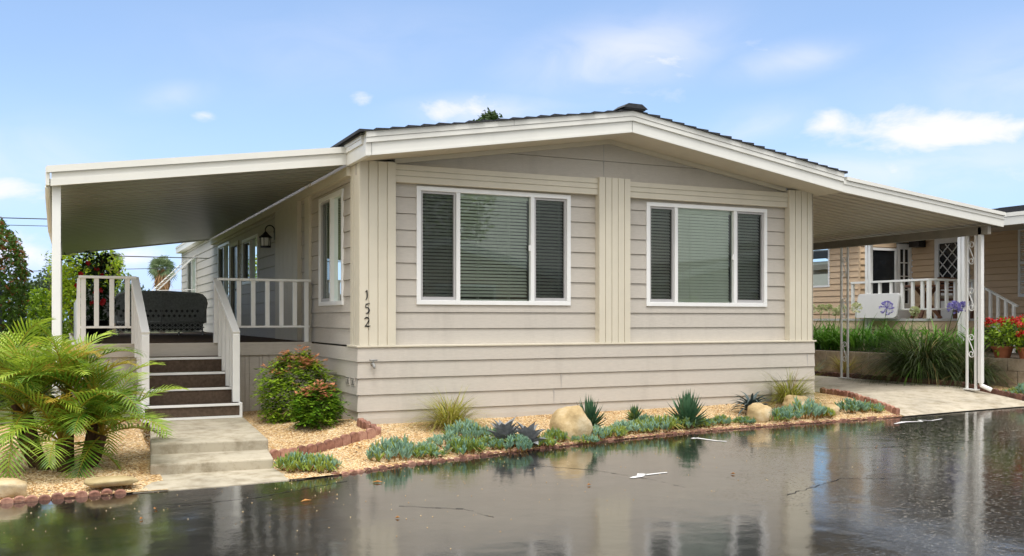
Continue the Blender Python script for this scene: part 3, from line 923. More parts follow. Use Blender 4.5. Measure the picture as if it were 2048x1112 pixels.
TZ = [.39, .585, .78, .972]; TY = [1.42, 1.69, 1.96, 2.23]
zprev = .205
for k in range(4):
    xr = -1.235 if k else -1.20
    stp = MB(); stp.box(-2.36, xr, TY[k] + .012, TY[k] + .03, zprev, TZ[k] - .03)
    stp.box(-2.36, xr, TY[k] + .012, (TY[k + 1] + .02 if k < 3 else 2.444), TZ[k] - .03, TZ[k] - .002)
    s_ = stp.build('stair', 'carpet', dk)
    ns = MB(); ns.box(-2.365, xr + .005, TY[k] - .006, TY[k] + .035, TZ[k] - .028, TZ[k] + .003); ns.build('nosing', 'white', s_, bevel=.003)
    zprev = TZ[k]
rs_ = MB(); rs_.box(-2.36, -1.235, 2.425, 2.444, TZ[3], .985); s_ = rs_.build('stair', 'carpet', dk)
rs_ = MB(); rs_.box(-2.37, -1.195, 1.398, 1.43, .19, .232); rs_.build('base_strip', 'white', dk)
# stringers / white side boards
d = MB(); d.box(-1.198, -1.165, 1.395, 2.44, .19, .40); d.box(-1.198, -1.172, 1.62, 2.44, .40, .60); d.build('stringer', 'white', dk, bevel=.004)
d = MB(); d.box(-2.40, -2.368, 1.395, 2.44, .19, .40); d.box(-2.395, -2.37, 1.62, 2.44, .40, .60); d.build('stringer', 'white', dk, bevel=.004)

def railing(xs_bal, x0, x1, y, bal_w=.06):
    q = MB(); q.box(x0 - .02, x1 + .01, y - .05, y + .05, 2.045, 2.08)
    q.box(x0, x1, y - .018, y + .018, 1.375, 1.405)
    rl = q.build('railing', 'white', dk, bevel=.004)
    q2 = MB(); q2.box(x0, x1, y - .025, y + .025, 2.012, 2.045)
    for x, bot in xs_bal:
        b = MB(); b.box(x - bal_w / 2, x + bal_w / 2, y - .022, y + .022, bot, 2.044); b.build('baluster', 'white', rl, bevel=.003)
    return rl
railing([(-1.04, 1.405), (-.84, 1.405), (-.64, 1.405), (-.44, 1.405), (-.245, 1.405), (-.075, 1.166)], -1.32, -.03, 2.475)
railing([(-3.06, 1.166), (-2.90, 1.405), (-2.71, 1.405), (-2.515, 1.405)], -3.10, -2.41, 2.475)
def stair_rail(xt, xb, lab):
    yt, yb = 2.47, 1.56
    zt, zb = 2.055, 1.335
    q = MB(); q.bar((xt, yt + .02, zt + .005), (xb, yb - .04, zb - .02), .10, .04)
    rl = q.build('stair_railing', 'white', dk, bevel=.004)
    for i, t in enumerate((0, .2, .4, .6, .8, 1)):
        y = lerp(yt - .03, yb, t); x = lerp(xt, xb, t)
        bot = DZ if i == 0 else max(.40, .40 + math.floor((y - 1.42) / .27) * .194)
        w = .045 if i in (0, 5) else .03
        top = lerp(zt, zb, (yt - y) / (yt - yb)) - .012
        b = MB()
        b.hexa([(x - w, y - w, bot), (x + w, y - w, bot), (x + w, y + w, bot), (x - w, y + w, bot)],
               [(x - w, y - w, top - .79 * w), (x + w, y - w, top - .79 * w), (x + w, y + w, top + .79 * w), (x - w, y + w, top + .79 * w)])
        b.build('newel' if i in (0, 5) else 'baluster', 'white', rl)
    return rl
stair_rail(-1.345, -1.225, 'r')
stair_rail(-2.42, -2.352, 'l')
# solid left guard with swept top
q = MB(); pr = [(2.48, DZ), (2.48, 2.045)] + [(2.48 + 1.1 * t, 2.045 - .26 * sst(0, 1, t)) for t in [i / 8 for i in range(1, 9)]] + [(7.8, 1.785), (7.8, DZ)]
q.prism(pr, -.02, .02, lambda u, dd, w: (-3.115 + dd, u, w))
q.build('guard_panel', 'white', dk)

# wicker sofa seen from behind
sofa = thing('wicker_sofa', (-1.62, 9.4, DZ), 'dark grey wicker sofa on the porch deck with its woven back to the street', 'sofa')
def sofa_shape(root, x0, x1, y, z0, mat='wicker'):
    w = x1 - x0
    T = lambda u, dd, v_: (x0 + u * w, y - dd, z0 + v_)
    prof = [(.03, .26), (.97, .26), (.985, .42), (1.0, .56), (1.015, .66), (1.0, .76), (.965, .825), (.90, .855), (.6, .885), (.4, .885), (.10, .855), (.035, .825), (0, .76), (-.015, .66), (0, .56), (.015, .42)]
    m_ = MB(); m_.prism(prof, 0, .05, T)
    for i in range(int(w / .032)):
        u = .045 + i * .032 / w
        if u < .955: m_.box(u - .006 / w, u + .006 / w, .05, .058, .30, .83, T)
    m_.build('backrest', mat, root)
    m_ = MB(); P_ = prof[2:] ; m_.tube([T(u, .03, v_) for u, v_ in P_], .034, 8)
    for u in (.5,): m_.tube([T(u, .06, .26), T(u, .06, .87)], .012, 6)
    m_.tube([T(.02, .05, .27), T(.98, .05, .27)], .02, 6)
    m_.build('back_frame', mat, root, smooth=True)
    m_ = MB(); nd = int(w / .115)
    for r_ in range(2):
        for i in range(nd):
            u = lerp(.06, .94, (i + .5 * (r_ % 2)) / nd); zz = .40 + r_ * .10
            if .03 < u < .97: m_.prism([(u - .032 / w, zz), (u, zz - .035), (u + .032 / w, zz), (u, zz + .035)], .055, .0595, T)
    m_.build('dark_diamonds', 'wicker_dark', root)  # dark diamonds colour in the shade of openings in the woven back
    m_ = MB()
    for r_ in range(2):
        for i in range(nd):
            ua, ub = lerp(.02, .98, i / nd), lerp(.02, .98, (i + 1) / nd); za, zb = .07 + r_ * .09, .16 + r_ * .09
            m_.bar(T(ua, .05, za), T(ub, .05, zb), .016, .016); m_.bar(T(ua, .05, zb), T(ub, .05, za), .016, .016)
    for zz in (.07, .16, .25): m_.bar(T(.01, .05, zz), T(.99, .05, zz), .02, .02)
    m_.build('woven_apron', mat, root)
    m_ = MB(); m_.box(.02, .98, -.66, -.01, .20, .40, T); m_.box(.02, .98, -.5, -.01, .09, .20, T); m_.build('seat', 'wicker_dark', root)
    for ua, ub in ((-.02, .05), (.95, 1.02)):
        m_ = MB(); m_.box(ua, ub, -.68, 0, .25, .60, T); m_.tube([T((ua + ub) / 2, -.70, .6), T((ua + ub) / 2, .02, .62)], .05, 8); m_.build('armrest', mat, root)
    for u in (.03, .30, .70, .97):
        m_ = MB(); m_.tube([T(u, .02, .08), T(u, .03, 0)], [.022, .016], 6); m_.build('leg', mat, root)
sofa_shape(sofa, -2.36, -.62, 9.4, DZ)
arm = thing('wicker_armchair', (-3.0, 9.0, DZ), 'dark wicker armchair beside the sofa, half hidden behind the porch railing', 'armchair')
sofa_shape(arm, -2.98, -2.45, 8.3, DZ)

# ------------------------------------------------------------------ carport on the right
CX0, CX1 = XR, 10.97
def cpz(x): return lerp(3.44, 3.05, (x - 7.37) / (10.97 - 7.37))
cp = thing('carport', (10.7, 0, .3), 'cream ribbed metal carport on scrolled white posts at the right side of the home', 'carport')
a = MB(); Y0, Y1 = -.47, 12.0; n = 62; pitch = (Y1 - Y0) / n
for i in range(n):
    y0 = Y0 + i * pitch
    pr = [(y0, .07), (y0 + pitch * .10, .025), (y0 + pitch * .8, .025), (y0 + pitch * .9, .07), (y0 + pitch, .07)]
    for (ya, za), (yb, zb) in zip(pr, pr[1:]):
        a.quad((7.27, ya, cpz(7.27) + za), (7.27, yb, cpz(7.27) + zb), (CX1, yb, cpz(CX1) + zb), (CX1, ya, cpz(CX1) + za))
a.quad((7.27, Y0, cpz(7.27) + .12), (CX1 - .02, Y0, cpz(CX1) + .12), (CX1 - .02, Y1, cpz(CX1) + .12), (7.27, Y1, cpz(7.27) + .12))
a.build('ribbed_pan', 'carport_pan', cp)
f = MB()
sband(f, CX0 + .001, CX1, cpz, -.005, .118, YF, YF + .03)
sband(f, CX0 + .001, CX1, cpz, .118, .175, YF - .012, YF + .03)
f.build('front_fascia', 'fascia', cp)
f = MB(); sband(f, CX0 + .05, CX1 + .01, cpz, .18, .235, YF - .035, YF + .06); f.build('top_cap', 'fascia', cp)
f = MB(); f.box(10.66, 10.74, -.44, 12, 2.92, 3.06); f.box(CX1 - .012, CX1, YF + .03, 12, 3.05, 3.2); f.build('beam', 'dark_metal', cp)
def scroll(mb, T, zc, hgt, w):
    pts = []
    for i in range(15):     # upper curl
        a_ = R(lerp(-250, 180, i / 14)); r_ = lerp(.35, 1, i / 14) * w * .5
        pts.append((r_ * math.cos(a_) + .0, hgt * .5 - w * .5 + r_ * math.sin(a_)))
    for i in range(15):
        a_ = R(lerp(0, -430, i / 14)); r_ = lerp(1, .35, i / 14) * w * .5
        pts.append((r_ * math.cos(a_), -hgt * .5 + w * .5 + r_ * math.sin(a_)))
    mb.tube([T(u, 0, zc + v_) for u, v_ in pts], .0085, 6)
def column(yc, zb, zt, X=10.70):
    c = MB()
    for dy in (-.085, .085): c.box(X - .017, X + .017, yc + dy - .017, yc + dy + .017, zb, zt)
    c.box(X - .05, X + .05, yc - .13, yc + .13, zb - .01, zb + .012)
    post = c.build('post', 'white', cp, bevel=.003)
    for t in (.90, .60, .30) if yc < 1 else (.86, .55, .22):
        c = MB(); scroll(c, lambda u, dd, w: (X, yc - u, w), lerp(zb, zt, t) - .05, .40, .125); c.build('scroll', 'white', post)
column(-.09, .30, 2.94); column(2.83, .33, 2.94)
c = MB(); c.box(10.66, 10.73, -.315, -.245, .42, 3.05); c.tube([(10.695, -.28, .44), (10.70, -.29, .38), (10.78, -.42, .31)], .036, 8)
c.build('downspout', 'white', cp, bevel=.004)

# ------------------------------------------------------------------ scalloped edging bricks
def edging_mesh():
    m_ = MB(); w, t = .108, .032
    pr = [(-w / 2, -.06), (w / 2, -.06), (w / 2, .015)] + [(w / 2 * math.cos(R(a_)), .015 + .042 * math.sin(R(a_))) for a_ in range(20, 180, 20)] + [(-w / 2, .015)]
    m_.prism(pr, -t, t, lambda u, dd, v_: (u, dd, v_))
    return m_
edge_src = {}
def edging_row(pts, fz, label, group, sc=1.0, mat='brick', step=.104, rnd=random.Random(11)):
    acc = 0; P_ = [Vector(p_) for p_ in pts]
    for a_, b_ in zip(P_, P_[1:]):
        L_ = (b_ - a_).length; ang = math.atan2(b_.y - a_.y, b_.x - a_.x)
        n_ = max(1, round(L_ / (step * sc)))
        for i in range(n_):
            p_ = a_.lerp(b_, (i + .5) / n_)
            z = fz(p_.x, p_.y) + rnd.uniform(-.006, .008)
            loc = (p_.x + rnd.uniform(-.006, .006), p_.y + rnd.uniform(-.008, .008), z)
            rot = (rnd.uniform(-.12, .12), rnd.uniform(-.05, .05), ang + rnd.uniform(-.06, .06))
            s3 = (sc * rnd.uniform(.95, 1.02), sc, sc * rnd.uniform(.9, 1.1))
            if mat not in edge_src:
                o_ = edging_mesh().build('edging_brick', mat, bevel=.006); edge_src[mat] = o_
                o_.location = loc; o_.rotation_euler = rot; o_.scale = s3; tag(o_, label, 'edging brick', group)
            else:
                o_ = clone(edge_src[mat], None, loc, rot, s3, label, group)
off = .03
SE = [(x, edge_y(x) + off) for x in (-.95, -.77, -.18, .45, 1.07, 1.8, 2.56, 3.3, 4.17, 5.0, 5.87, 6.8, 7.78)]
edging_row(SE, lambda x, y: road_z(x, y) - .026, 'scalloped terracotta edging brick in the row between street and succulent bed', 'edging bricks along the street', .92)
SE = [(x, edge_y(x) + off) for x in (-5.5, -4.6, -3.77, -3.2, -2.80)]
edging_row(SE, lambda x, y: road_z(x, y) - .012, 'scalloped terracotta edging brick in the short row below the palm', 'edging bricks below the palm', .95)
edging_row([(-1.33, -1.34), (-.10, -1.0)], lambda x, y: G(x, y) + .045, 'raised red scalloped edging brick in front of the nandina shrubs', 'edging bricks before the nandinas', 1.0)
edging_row([(-.02, -.92), (-.05, -.22)], lambda x, y: G(x, y) + .03, 'red scalloped edging brick by the house corner under the vents', 'edging bricks at the house corner', 1.05)
edging_row([(7.80, -1.2), (8.04, 0), (8.20, .80)], lambda x, y: G(min(x, 8), y) + .035, 'large scalloped edging brick between the bed and the concrete driveway', 'edging bricks beside the driveway', .98)
edging_row([(10.96, -.98), (10.93, -.2), (10.95, 4.6)], lambda x, y: drive_z(10.9, y) + .03, 'dark brown scalloped edging brick on the far side of the driveway', 'dark edging bricks across the driveway', 1.05, 'brickD')
edging_row([(10.98, -1.04), (13.6, -1.0)], lambda x, y: drive_z(10.9, edge_y(x) + .2) + .01, 'dark brown scalloped edging brick at the street end of the right planting', 'dark edging bricks by the street', 1.05, 'brickD')

# ------------------------------------------------------------------ rocks
def rock(name, label, loc, size, seed, mat='rock', flat=0, cat='boulder', group=None, rough=.16, e=2.2):
    rnd = random.Random(seed); m_ = MB()
    nu, nv = 30, 18; off_ = Vector((seed * 3.1, seed * 1.7, 0))
    for j in range(nv + 1):
        th = PI * j / nv
        for i in range(nu):
            ph = 2 * PI * i / nu
            p_ = Vector((math.sin(th) * math.cos(ph), math.sin(th) * math.sin(ph), math.cos(th)))
            ee = e if not flat else 3.2
            sgn = lambda c_: math.copysign(abs(c_) ** (2 / ee), c_)
            q_ = Vector((sgn(p_.x), sgn(p_.y), sgn(p_.z)))
            k = 1 + rough * noise.noise(p_ * 1.3 + off_) + (.10 if rough > .2 else .06) * noise.noise(p_ * 3.1 + off_) + .03 * noise.noise(p_ * 9 + off_)
            m_.v.append((loc[0] + q_.x * size[0] * k, loc[1] + q_.y * size[1] * k, loc[2] + q_.z * size[2] * k))
    for j in range(nv):
        for i in range(nu):
            i2 = (i + 1) % nu
            m_.f.append((j * nu + i, (j + 1) * nu + i, (j + 1) * nu + i2, j * nu + i2)); m_.m.append(0)
    return tag(m_.build(name, mat, smooth=True, origin=loc), label, cat, group)
rock('boulder', 'large rounded tan boulder in front of the middle of the house', (2.25, -1.34, .16), (.24, .21, .26), 12, rough=.30)
rock('boulder', 'flat topped tan rock in front of the dark spidery agave', (5.36, -1.05, .17), (.165, .14, .17), 14, rough=.26, e=2.6)
rock('boulder', 'tan rock half hidden below the grass clump at the right corner', (6.38, -.62, .24), (.22, .17, .15), 6, rough=.3)
rock('boulder', 'small tan rock buried among succulents near the driveway edge', (6.75, -.95, .16), (.13, .12, .11), 4, rough=.25)
rock('boulder', 'tan rock at the left picture edge beside the street', (-3.80, -2.28, .045), (.225, .15, .085), 5, flat=1)
rock('stone_slab', 'flat olive stone slab lying in the gravel by the concrete steps', (-2.92, -2.28, .055), (.215, .15, .035), 8, 'rockD', flat=1, cat='stone')

# ------------------------------------------------------------------ plants
def blade(mb, base, az, L_, w, lean, droop, n=5, fold=0):
    """curved tapering strip leaf"""
    d_ = Vector((math.cos(az), math.sin(az), 0)); sd = Vector((-math.sin(az), math.cos(az), 0))
    p_ = Vector(base); el = lean; st_ = L_ / n; b0_ = len(mb.v)
    for i in range(n + 1):
        t = i / n; ww = w * (1 - t ** 2.2) * (.75 + .5 * min(1, t * 3)) * .5
        mb.v.append(tuple(p_ + sd * ww)); mb.v.append(tuple(p_ - sd * ww))
        p_ = p_ + (d_ * math.cos(el) + Vector((0, 0, 1)) * math.sin(el)) * st_
        el -= droop / n
    for i in range(n):
        a_ = b0_ + 2 * i
        mb.f.append((a_, a_ + 1, a_ + 3, a_ + 2)); mb.m.append(mb.cur)

def grass_clump(label, loc, rad, h, n, mats, seed, w=.007, cat='grass clump', droop=(.9, 2.3), lean=(22, 82), name='grass_clump', probs=None):
    rnd = random.Random(seed); m_ = MB()
    for _ in range(n):
        a_ = rnd.uniform(0, 2 * PI); r_ = rnd.random() * rad * .28
        m_.mat(rnd.choices(range(len(mats)), probs)[0] if probs else rnd.randrange(len(mats)))
        blade(m_, (loc[0] + r_ * math.cos(a_), loc[1] + r_ * math.sin(a_), loc[2]), a_ + rnd.uniform(-.5, .5), h * rnd.uniform(.7, 1.25), w * rnd.uniform(.6, 1.2), R(rnd.uniform(*lean)), rnd.uniform(*droop), 6)
    return tag(m_.build(name, mats, origin=loc), label, cat)
grass_clump('arching yellow-green grass clump near the left end of the front wall', (1.02, -.50, G(1.02, -.5)), .5, .60, 620, ['grassA', 'grassA', 'grassB', 'drygrass'], 1, probs=(6, 3, 1, 2))
grass_clump('arching yellow-green grass clump at the right front corner of the home', (6.60, -.25, G(6.6, -.25)), .55, .72, 620, ['grassA', 'grassA', 'grassB', 'drygrass'], 2, probs=(6, 3, 1, 2))

def agave(label, loc, rad, h, n, mats, seed, w=.05, curve=.3, tilt=(10, 85), name='agave', mb=None):
    rnd = random.Random(seed); m_ = mb or MB()
    for i in range(n):
        t = i / (n - 1); az = i * 2.39996 + rnd.uniform(-.1, .1)
        el = R(lerp(tilt[0], tilt[1], t ** .8) + rnd.uniform(-4, 4)); L_ = lerp(rad, h, t) * rnd.uniform(.88, 1.08)
        d_ = Vector((math.cos(az), math.sin(az), 0)); sd = Vector((-math.sin(az), math.cos(az), 0)); up = Vector((0, 0, 1))
        p_ = Vector(loc) + d_ * .02 + up * (.02 + .05 * t); ns_ = 9; b0_ = len(m_.v); m_.mat(rnd.randrange(len(mats)))
        cv = curve * rnd.uniform(.7, 1.3)
        for k in range(ns_ + 1):
            s_t = k / ns_; ww = w * .5 * (0.55 + .9 * math.sin(PI * min(1, s_t * 1.05 + .05)) ** .8) * (1 - s_t ** 2.2) + .0006
            nrm = -d_ * math.sin(el) + up * math.cos(el)
            th = .22 * ww + .002 * (1 - s_t)
            m_.v += [tuple(p_ + sd * ww + nrm * .35 * ww), tuple(p_ - nrm * th), tuple(p_ - sd * ww + nrm * .35 * ww), tuple(p_ + nrm * th * .2)]
            p_ = p_ + (d_ * math.cos(el) + up * math.sin(el)) * (L_ / ns_); el -= cv / ns_
        for k in range(ns_):
            a_ = b0_ + 4 * k
            for q in range(4):
                m_.f.append((a_ + q, a_ + (q + 1) % 4, a_ + 4 + (q + 1) % 4, a_ + 4 + q)); m_.m.append(m_.cur)
    if mb: return
    return tag(m_.build(name, mats, smooth=False, origin=loc), label, 'agave')
agave('upright dark green agave directly behind the large boulder', (2.66, -1.08, G(2.66, -1.08)), .26, .40, 46, ['agave'], 3, .048, -.15, (12, 84))
agave('smallest green agave between the two larger ones along the wall', (3.52, -.78, G(3.52, -.78)), .16, .20, 26, ['agave', 'agaveL'], 4, .036, -.1, (12, 82))
agave('broad dark green agave rosette standing alone before the right window', (4.10, -1.15, G(4.1, -1.15)), .34, .44, 54, ['agave'], 5, .062, -.15, (4, 84))
agave('left rosette of the pair of grey-purple agaves', (1.28, -1.56, G(1.28, -1.56)), .25, .30, 24, ['agaveG'], 6, .105, .8, (18, 84), 'grey_agave')
agave('right rosette of the pair of grey-purple agaves', (1.53, -1.66, G(1.53, -1.66)), .24, .25, 24, ['agaveG'], 7, .105, .8, (12, 80), 'grey_agave')
agave('dark blue-grey agave with drooping curled leaves behind the flat topped rock', (5.50, -.72, G(5.5, -.72)), .40, .42, 44, ['agaveD'], 8, .034, 1.9, (35, 88), 'spider_agave')

# chalk-stick succulents
def chalk_mesh(seed, rad, h, green):
    rnd = random.Random(seed); m_ = MB()
    heads = int(34 * (rad / .2) ** 1.4)
    for _ in range(heads):
        a_ = rnd.uniform(0, 2 * PI); r_ = rad * math.sqrt(rnd.random())
        hx, hy = r_ * math.cos(a_), r_ * math.sin(a_)
        top = h * (.95 - .55 * (r_ / rad) ** 2) * rnd.uniform(.45, 1.12)
        m_.mat(2); m_.tube([(hx * .8, hy * .8, -.01), (hx, hy, top * .55)], .006, 4, False)
        gcol = 1 if rnd.random() < green else 0
        for k in range(13):
            az = k * 2.4 + rnd.uniform(-.3, .3); el = R(rnd.uniform(28, 82)); L_ = rnd.uniform(.045, .085)
            zz = top * lerp(.35, .8, k / 12)
            m_.mat(gcol if rnd.random() < .85 else 1 - gcol)
            d_ = Vector((math.cos(az) * math.cos(el), math.sin(az) * math.cos(el), math.sin(el)))
            p0 = Vector((hx, hy, zz)); up_ = Vector((0, 0, .014))
            m_.tube([p0, p0 + d_ * L_ * .45, p0 + d_ * L_ * .8 + up_ * .6, p0 + d_ * L_ + up_], [.004, .0066, .006, .001], 4, False)
    if green > .15:
        for _ in range(int(heads * 1.1)):
            a_ = rnd.uniform(0, 2 * PI); r0 = rad * .5
            m_.mat(1 if rnd.random() < .7 else 2)
            p0 = Vector((r0 * math.cos(a_), r0 * math.sin(a_), .02)); p1 = p0 + Vector((math.cos(a_), math.sin(a_), 0)) * rad * rnd.uniform(.5, .9)
            m_.tube([p0, p0.lerp(p1, .5) + Vector((0, 0, .05)), p1 + Vector((0, 0, .01))], [.006, .005, .002], 4, False)
    return m_
chalk_src = []
for i, (rad, h, g_) in enumerate(((.20, .24, .06), (.23, .18, .35), (.19, .14, .75), (.22, .22, .12), (.19, .17, .5))):
    o_ = chalk_mesh(40 + i, rad, h, g_).build('chalk_stick_succulent', ['chalk', 'chalkG', 'stalk'])
    chalk_src.append([o_, False])
CH = [  # x, y, variant, scale, label
 (-1.17, -1.95, 2, 1.25, 'sparse green succulent clump beside the bottom concrete step'),
 (-.98, -2.15, 2, .85, 'small yellowing succulent clump at the gravel corner by the concrete apron'),
 (-.22, -1.93, 0, 1.05, 'blue-green succulent clump first from the left behind the street edging'),
 (-.02, -1.62, 3, .8, 'blue-green succulent clump rising behind the leftmost roadside clump'),
 (.30, -1.62, 0, .50, 'tiny blue-green succulent tuft standing alone in gravel left of the grass'),
 (.22, -1.90, 2, .8, 'low mixed green succulent clump second from the left along the edging'),
 (.62, -1.40, 3, .85, 'blue-green succulent clump just below the left arching grass'),
 (.92, -1.18, 0, .95, 'tall blue-green succulent clump touching the base of the left grass'),
 (.66, -1.82, 2, 1.05, 'green trailing succulent clump midway between left grass and street'),
 (1.00, -1.62, 4, .85, 'mixed succulent clump left of the grey agave pair'),
 (1.22, -1.24, 3, .75, 'blue succulent clump behind the grey agave pair'),
 (1.28, -1.80, 0, .95, 'bright blue-green succulent clump in front of the grey agaves'),
 (1.72, -1.66, 2, .85, 'yellow-green succulent clump between the grey agaves and the boulder'),
 (1.98, -1.48, 2, .75, 'green succulent tuft against the left side of the boulder'),
 (2.30, -1.60, 1, .7, 'blue-green succulent clump under the front of the boulder'),
 (2.56, -1.45, 0, .85, 'blue-green succulent clump at the right foot of the boulder'),
 (2.82, -1.40, 2, .9, 'mixed succulent clump below the upright agave'),
 (3.10, -1.28, 0, .9, 'tall blue-green succulent clump left of the smallest agave'),
 (3.32, -1.26, 4, .95, 'green-tipped succulent clump in front of the smallest agave'),
 (3.55, -1.05, 0, .80, 'blue succulent tuft just right of the smallest agave'),
 (3.66, -1.22, 4, .95, 'mixed green succulent clump between smallest and broad agave'),
 (3.98, -1.20, 2, .8, 'yellow-green succulent clump at the foot of the broad agave'),
 (4.36, -1.16, 2, .70, 'sparse yellow-green succulent clump right of the broad agave'),
 (4.66, -1.12, 4, .6, 'low green succulent clump midway between broad agave and flat topped rock'),
 (5.02, -1.14, 4, .60, 'small trailing succulent at the left of the flat topped rock'),
 (5.56, -1.12, 1, .95, 'yellow-green succulent clump right of the flat topped rock'),
 (5.84, -1.05, 0, 1.0, 'large blue-green succulent clump below the right arching grass'),
 (6.22, -1.02, 3, 1.05, 'blue succulent clump between right grass and driveway'),
 (6.52, -1.05, 2, .8, 'mixed succulent clump below the small buried rock'),
 (7.20, -.90, 3, .95, 'blue-green succulent clump beside the large driveway edging bricks'),
 (7.48, -.98, 1, .85, 'last green succulent clump at the street end of the driveway edging'),
]
rc_ = random.Random(9)
def place_chalk(x, y, v, sc, lab, z=None, grp='chalk stick succulents in the front bed'):
    src = chalk_src[v]; loc = (x, y, (G(x, y) if z is None else z) - .005); rot = (0, 0, rc_.uniform(0, 6.2)); sc *= rc_.uniform(.85, 1.2); s3 = (sc * rc_.uniform(.9, 1.15), sc * rc_.uniform(.9, 1.15), sc * rc_.uniform(.85, 1.2))
    if not src[1]:
        src[1] = True; o_ = src[0]; o_.location = loc; o_.rotation_euler = rot; o_.scale = s3
    else:
        o_ = clone(src[0], None, loc, rot, s3)
    tag(o_, lab, 'succulent', grp)
for q in CH: place_chalk(*q)
for x, y, v, sc, lab in ((11.28, -.72, 0, 1.3, 'blue-green succulent clump before the retaining wall beside the near carport post'), (11.62, -.72, 3, 1.3, 'blue-green succulent clump at the right picture edge below the geranium pots'), (11.12, -.55, 4, .8, 'small succulent tuft by the carport downspout foot')):
    place_chalk(x, y, v, sc, lab, drive_z(10.9, y) + .01, 'succulents by the retaining wall')

# nandina shrubs
def nandina(label, loc, rad, h, n, seed, orange):
    rnd = random.Random(seed)
    root = thing('nandina_shrub', loc, label, 'shrub', None)
    m_ = MB()
    for _ in range(9):
        a_ = rnd.uniform(0, 2 * PI); m_.tube([(loc[0], loc[1], loc[2] - .02), (loc[0] + rad * .25 * math.cos(a_), loc[1] + rad * .25 * math.sin(a_), loc[2] + h * .55)], [.010, .005], 5)
    m_.build('stem', 'bark', root)
    m_ = MB()
    for _ in range(n):
        zz = rnd.random() ** .8; prof = math.sin(PI * (zz * .80 + .16)) ** .75
        a_ = rnd.uniform(0, 2 * PI); r_ = rad * prof * math.sqrt(rnd.uniform(.15, 1)) * (1 + .30 * noise.noise(Vector((math.cos(a_) * 1.6, math.sin(a_) * 1.6, zz * 4 + seed)))) * rnd.choice((1, 1, 1, 1.10, 1.22))
        c_ = Vector((loc[0] + r_ * math.cos(a_), loc[1] + r_ * math.sin(a_), loc[2] + zz * h * (1 + .22 * noise.noise(Vector((math.cos(a_) * 2, math.sin(a_) * 2, seed))))))
        topness = sst(.60, .98, zz + rnd.uniform(-.18, .12))
        o_spray = rnd.random() < topness * orange
        # one spray: 6-9 leaflets along a drooping twig
        el = R(rnd.uniform(-25, 25)) if not o_spray else R(rnd.uniform(10, 70)); az = a_ + rnd.uniform(-.7, .7)
        tw = Vector((math.cos(az) * math.cos(el), math.sin(az) * math.cos(el), math.sin(el)))
        sd = Vector((-math.sin(az), math.cos(az), 0)); nL = rnd.randint(5, 8)
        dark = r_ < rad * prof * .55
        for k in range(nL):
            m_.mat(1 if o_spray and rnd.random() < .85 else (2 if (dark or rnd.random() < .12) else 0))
            p_ = c_ + tw * (.019 * k) - Vector((0, 0, .0016 * k * k)); sg = 1 if k % 2 else -1
            ld = (tw * .6 + sd * sg * rnd.uniform(.5, 1) + Vector((0, 0, rnd.uniform(-.45, .15)))).normalized()
            L_ = rnd.uniform(.045, .080); wv = ld.cross(Vector((rnd.uniform(-.4, .4), rnd.uniform(-.4, .4), 1))).normalized() * L_ * .23
            q0, q1 = p_, p_ + ld * L_; md_ = p_ + ld * L_ * .45
            m_.quad(q0, md_ + wv, q1, md_ - wv)
    m_.build('crown', ['nandG', 'nandO', 'nandD'], root)
nandina('larger nandina shrub with coral red tips in front of the porch skirting', (-.56, .98, G(-.56, .98)), .42, .84, 1350, 21, .42)
nandina('smaller nandina shrub with orange shoots near the house corner', (-.50, .02, G(-.50, .02)), .235, .47, 620, 22, .34)

# clumping palm beside the steps
def frond_mesh(seed, L_=1.0, droop=1.5, leaf=.37):
    rnd = random.Random(seed); m_ = MB()
    n = 16; P_ = []; p_ = Vector((0, 0, 0)); el = R(rnd.uniform(58, 68))
    for i in range(n + 1):
        P_.append((p_.copy(), el)); p_ = p_ + Vector((math.cos(el), 0, math.sin(el))) * (L_ / n); el -= droop / n * (0.5 + i / n)
    m_.mat(1); m_.tube([q[0] for q in P_], [lerp(.010, .002, i / n) for i in range(n + 1)], 5)
    m_.mat(0); nl = 21
    for k in range(nl):
        t = lerp(.16, 1.0, k / (nl - 1)); f_ = t * n; i = min(int(f_), n - 1); fr_ = f_ - i
        c_ = P_[i][0].lerp(P_[i + 1][0], fr_); e_ = lerp(P_[i][1], P_[i + 1][1], fr_)
        tg = Vector((math.cos(e_), 0, math.sin(e_))); nm = Vector((-math.sin(e_), 0, math.cos(e_)))
        for sg in (-1, 1):
            ll = leaf * (math.sin(PI * (t * .82 + .14)) ** .7) * rnd.uniform(.85, 1.1)
            d_ = (Vector((0, sg, 0)) * .80 + tg * lerp(.55, 1.1, t) + nm * rnd.uniform(.15, .42)).normalized()
            wd = .0125; b0_ = len(m_.v); p2 = c_.copy(); dd_ = d_.copy()
            wv = tg * wd
            for s_ in range(4):
                ww = (1, 1.1, .75, .06)[s_]
                m_.v += [tuple(p2 + wv * ww), tuple(p2 - wv * ww)]
                p2 = p2 + dd_ * ll / 3; dd_ = (dd_ + Vector((0, 0, -.24))).normalized()
            for s_ in range(3):
                a_ = b0_ + 2 * s_; m_.f.append((a_, a_ + 1, a_ + 3, a_ + 2)); m_.m.append(0)
    return m_
palm = thing('pygmy_palm', (-3.25, -1.15, G(-3.25, -1.15)), 'bushy green feather palm with drooping fronds left of the concrete steps', 'palm')
pr_ = random.Random(17)
heads = [(-3.32, -1.26, .30), (-3.02, -1.05, .50), (-3.62, -1.05, .58), (-3.26, -.88, .74), (-2.95, -1.12, .34), (-3.75, -.75, .76)]
m_ = MB(); z0 = G(-3.25, -1.15) - .03
for hx, hy, hz in heads:
    m_.tube([(lerp(-3.25, hx, .55), lerp(-1.12, hy, .55), z0), (lerp(-3.25, hx, .8), lerp(-1.12, hy, .8), z0 + hz * .4), (hx, hy, hz)], [.06, .06, .05], 10)
m_.build('trunk', 'trunk', palm)
fsrc = []
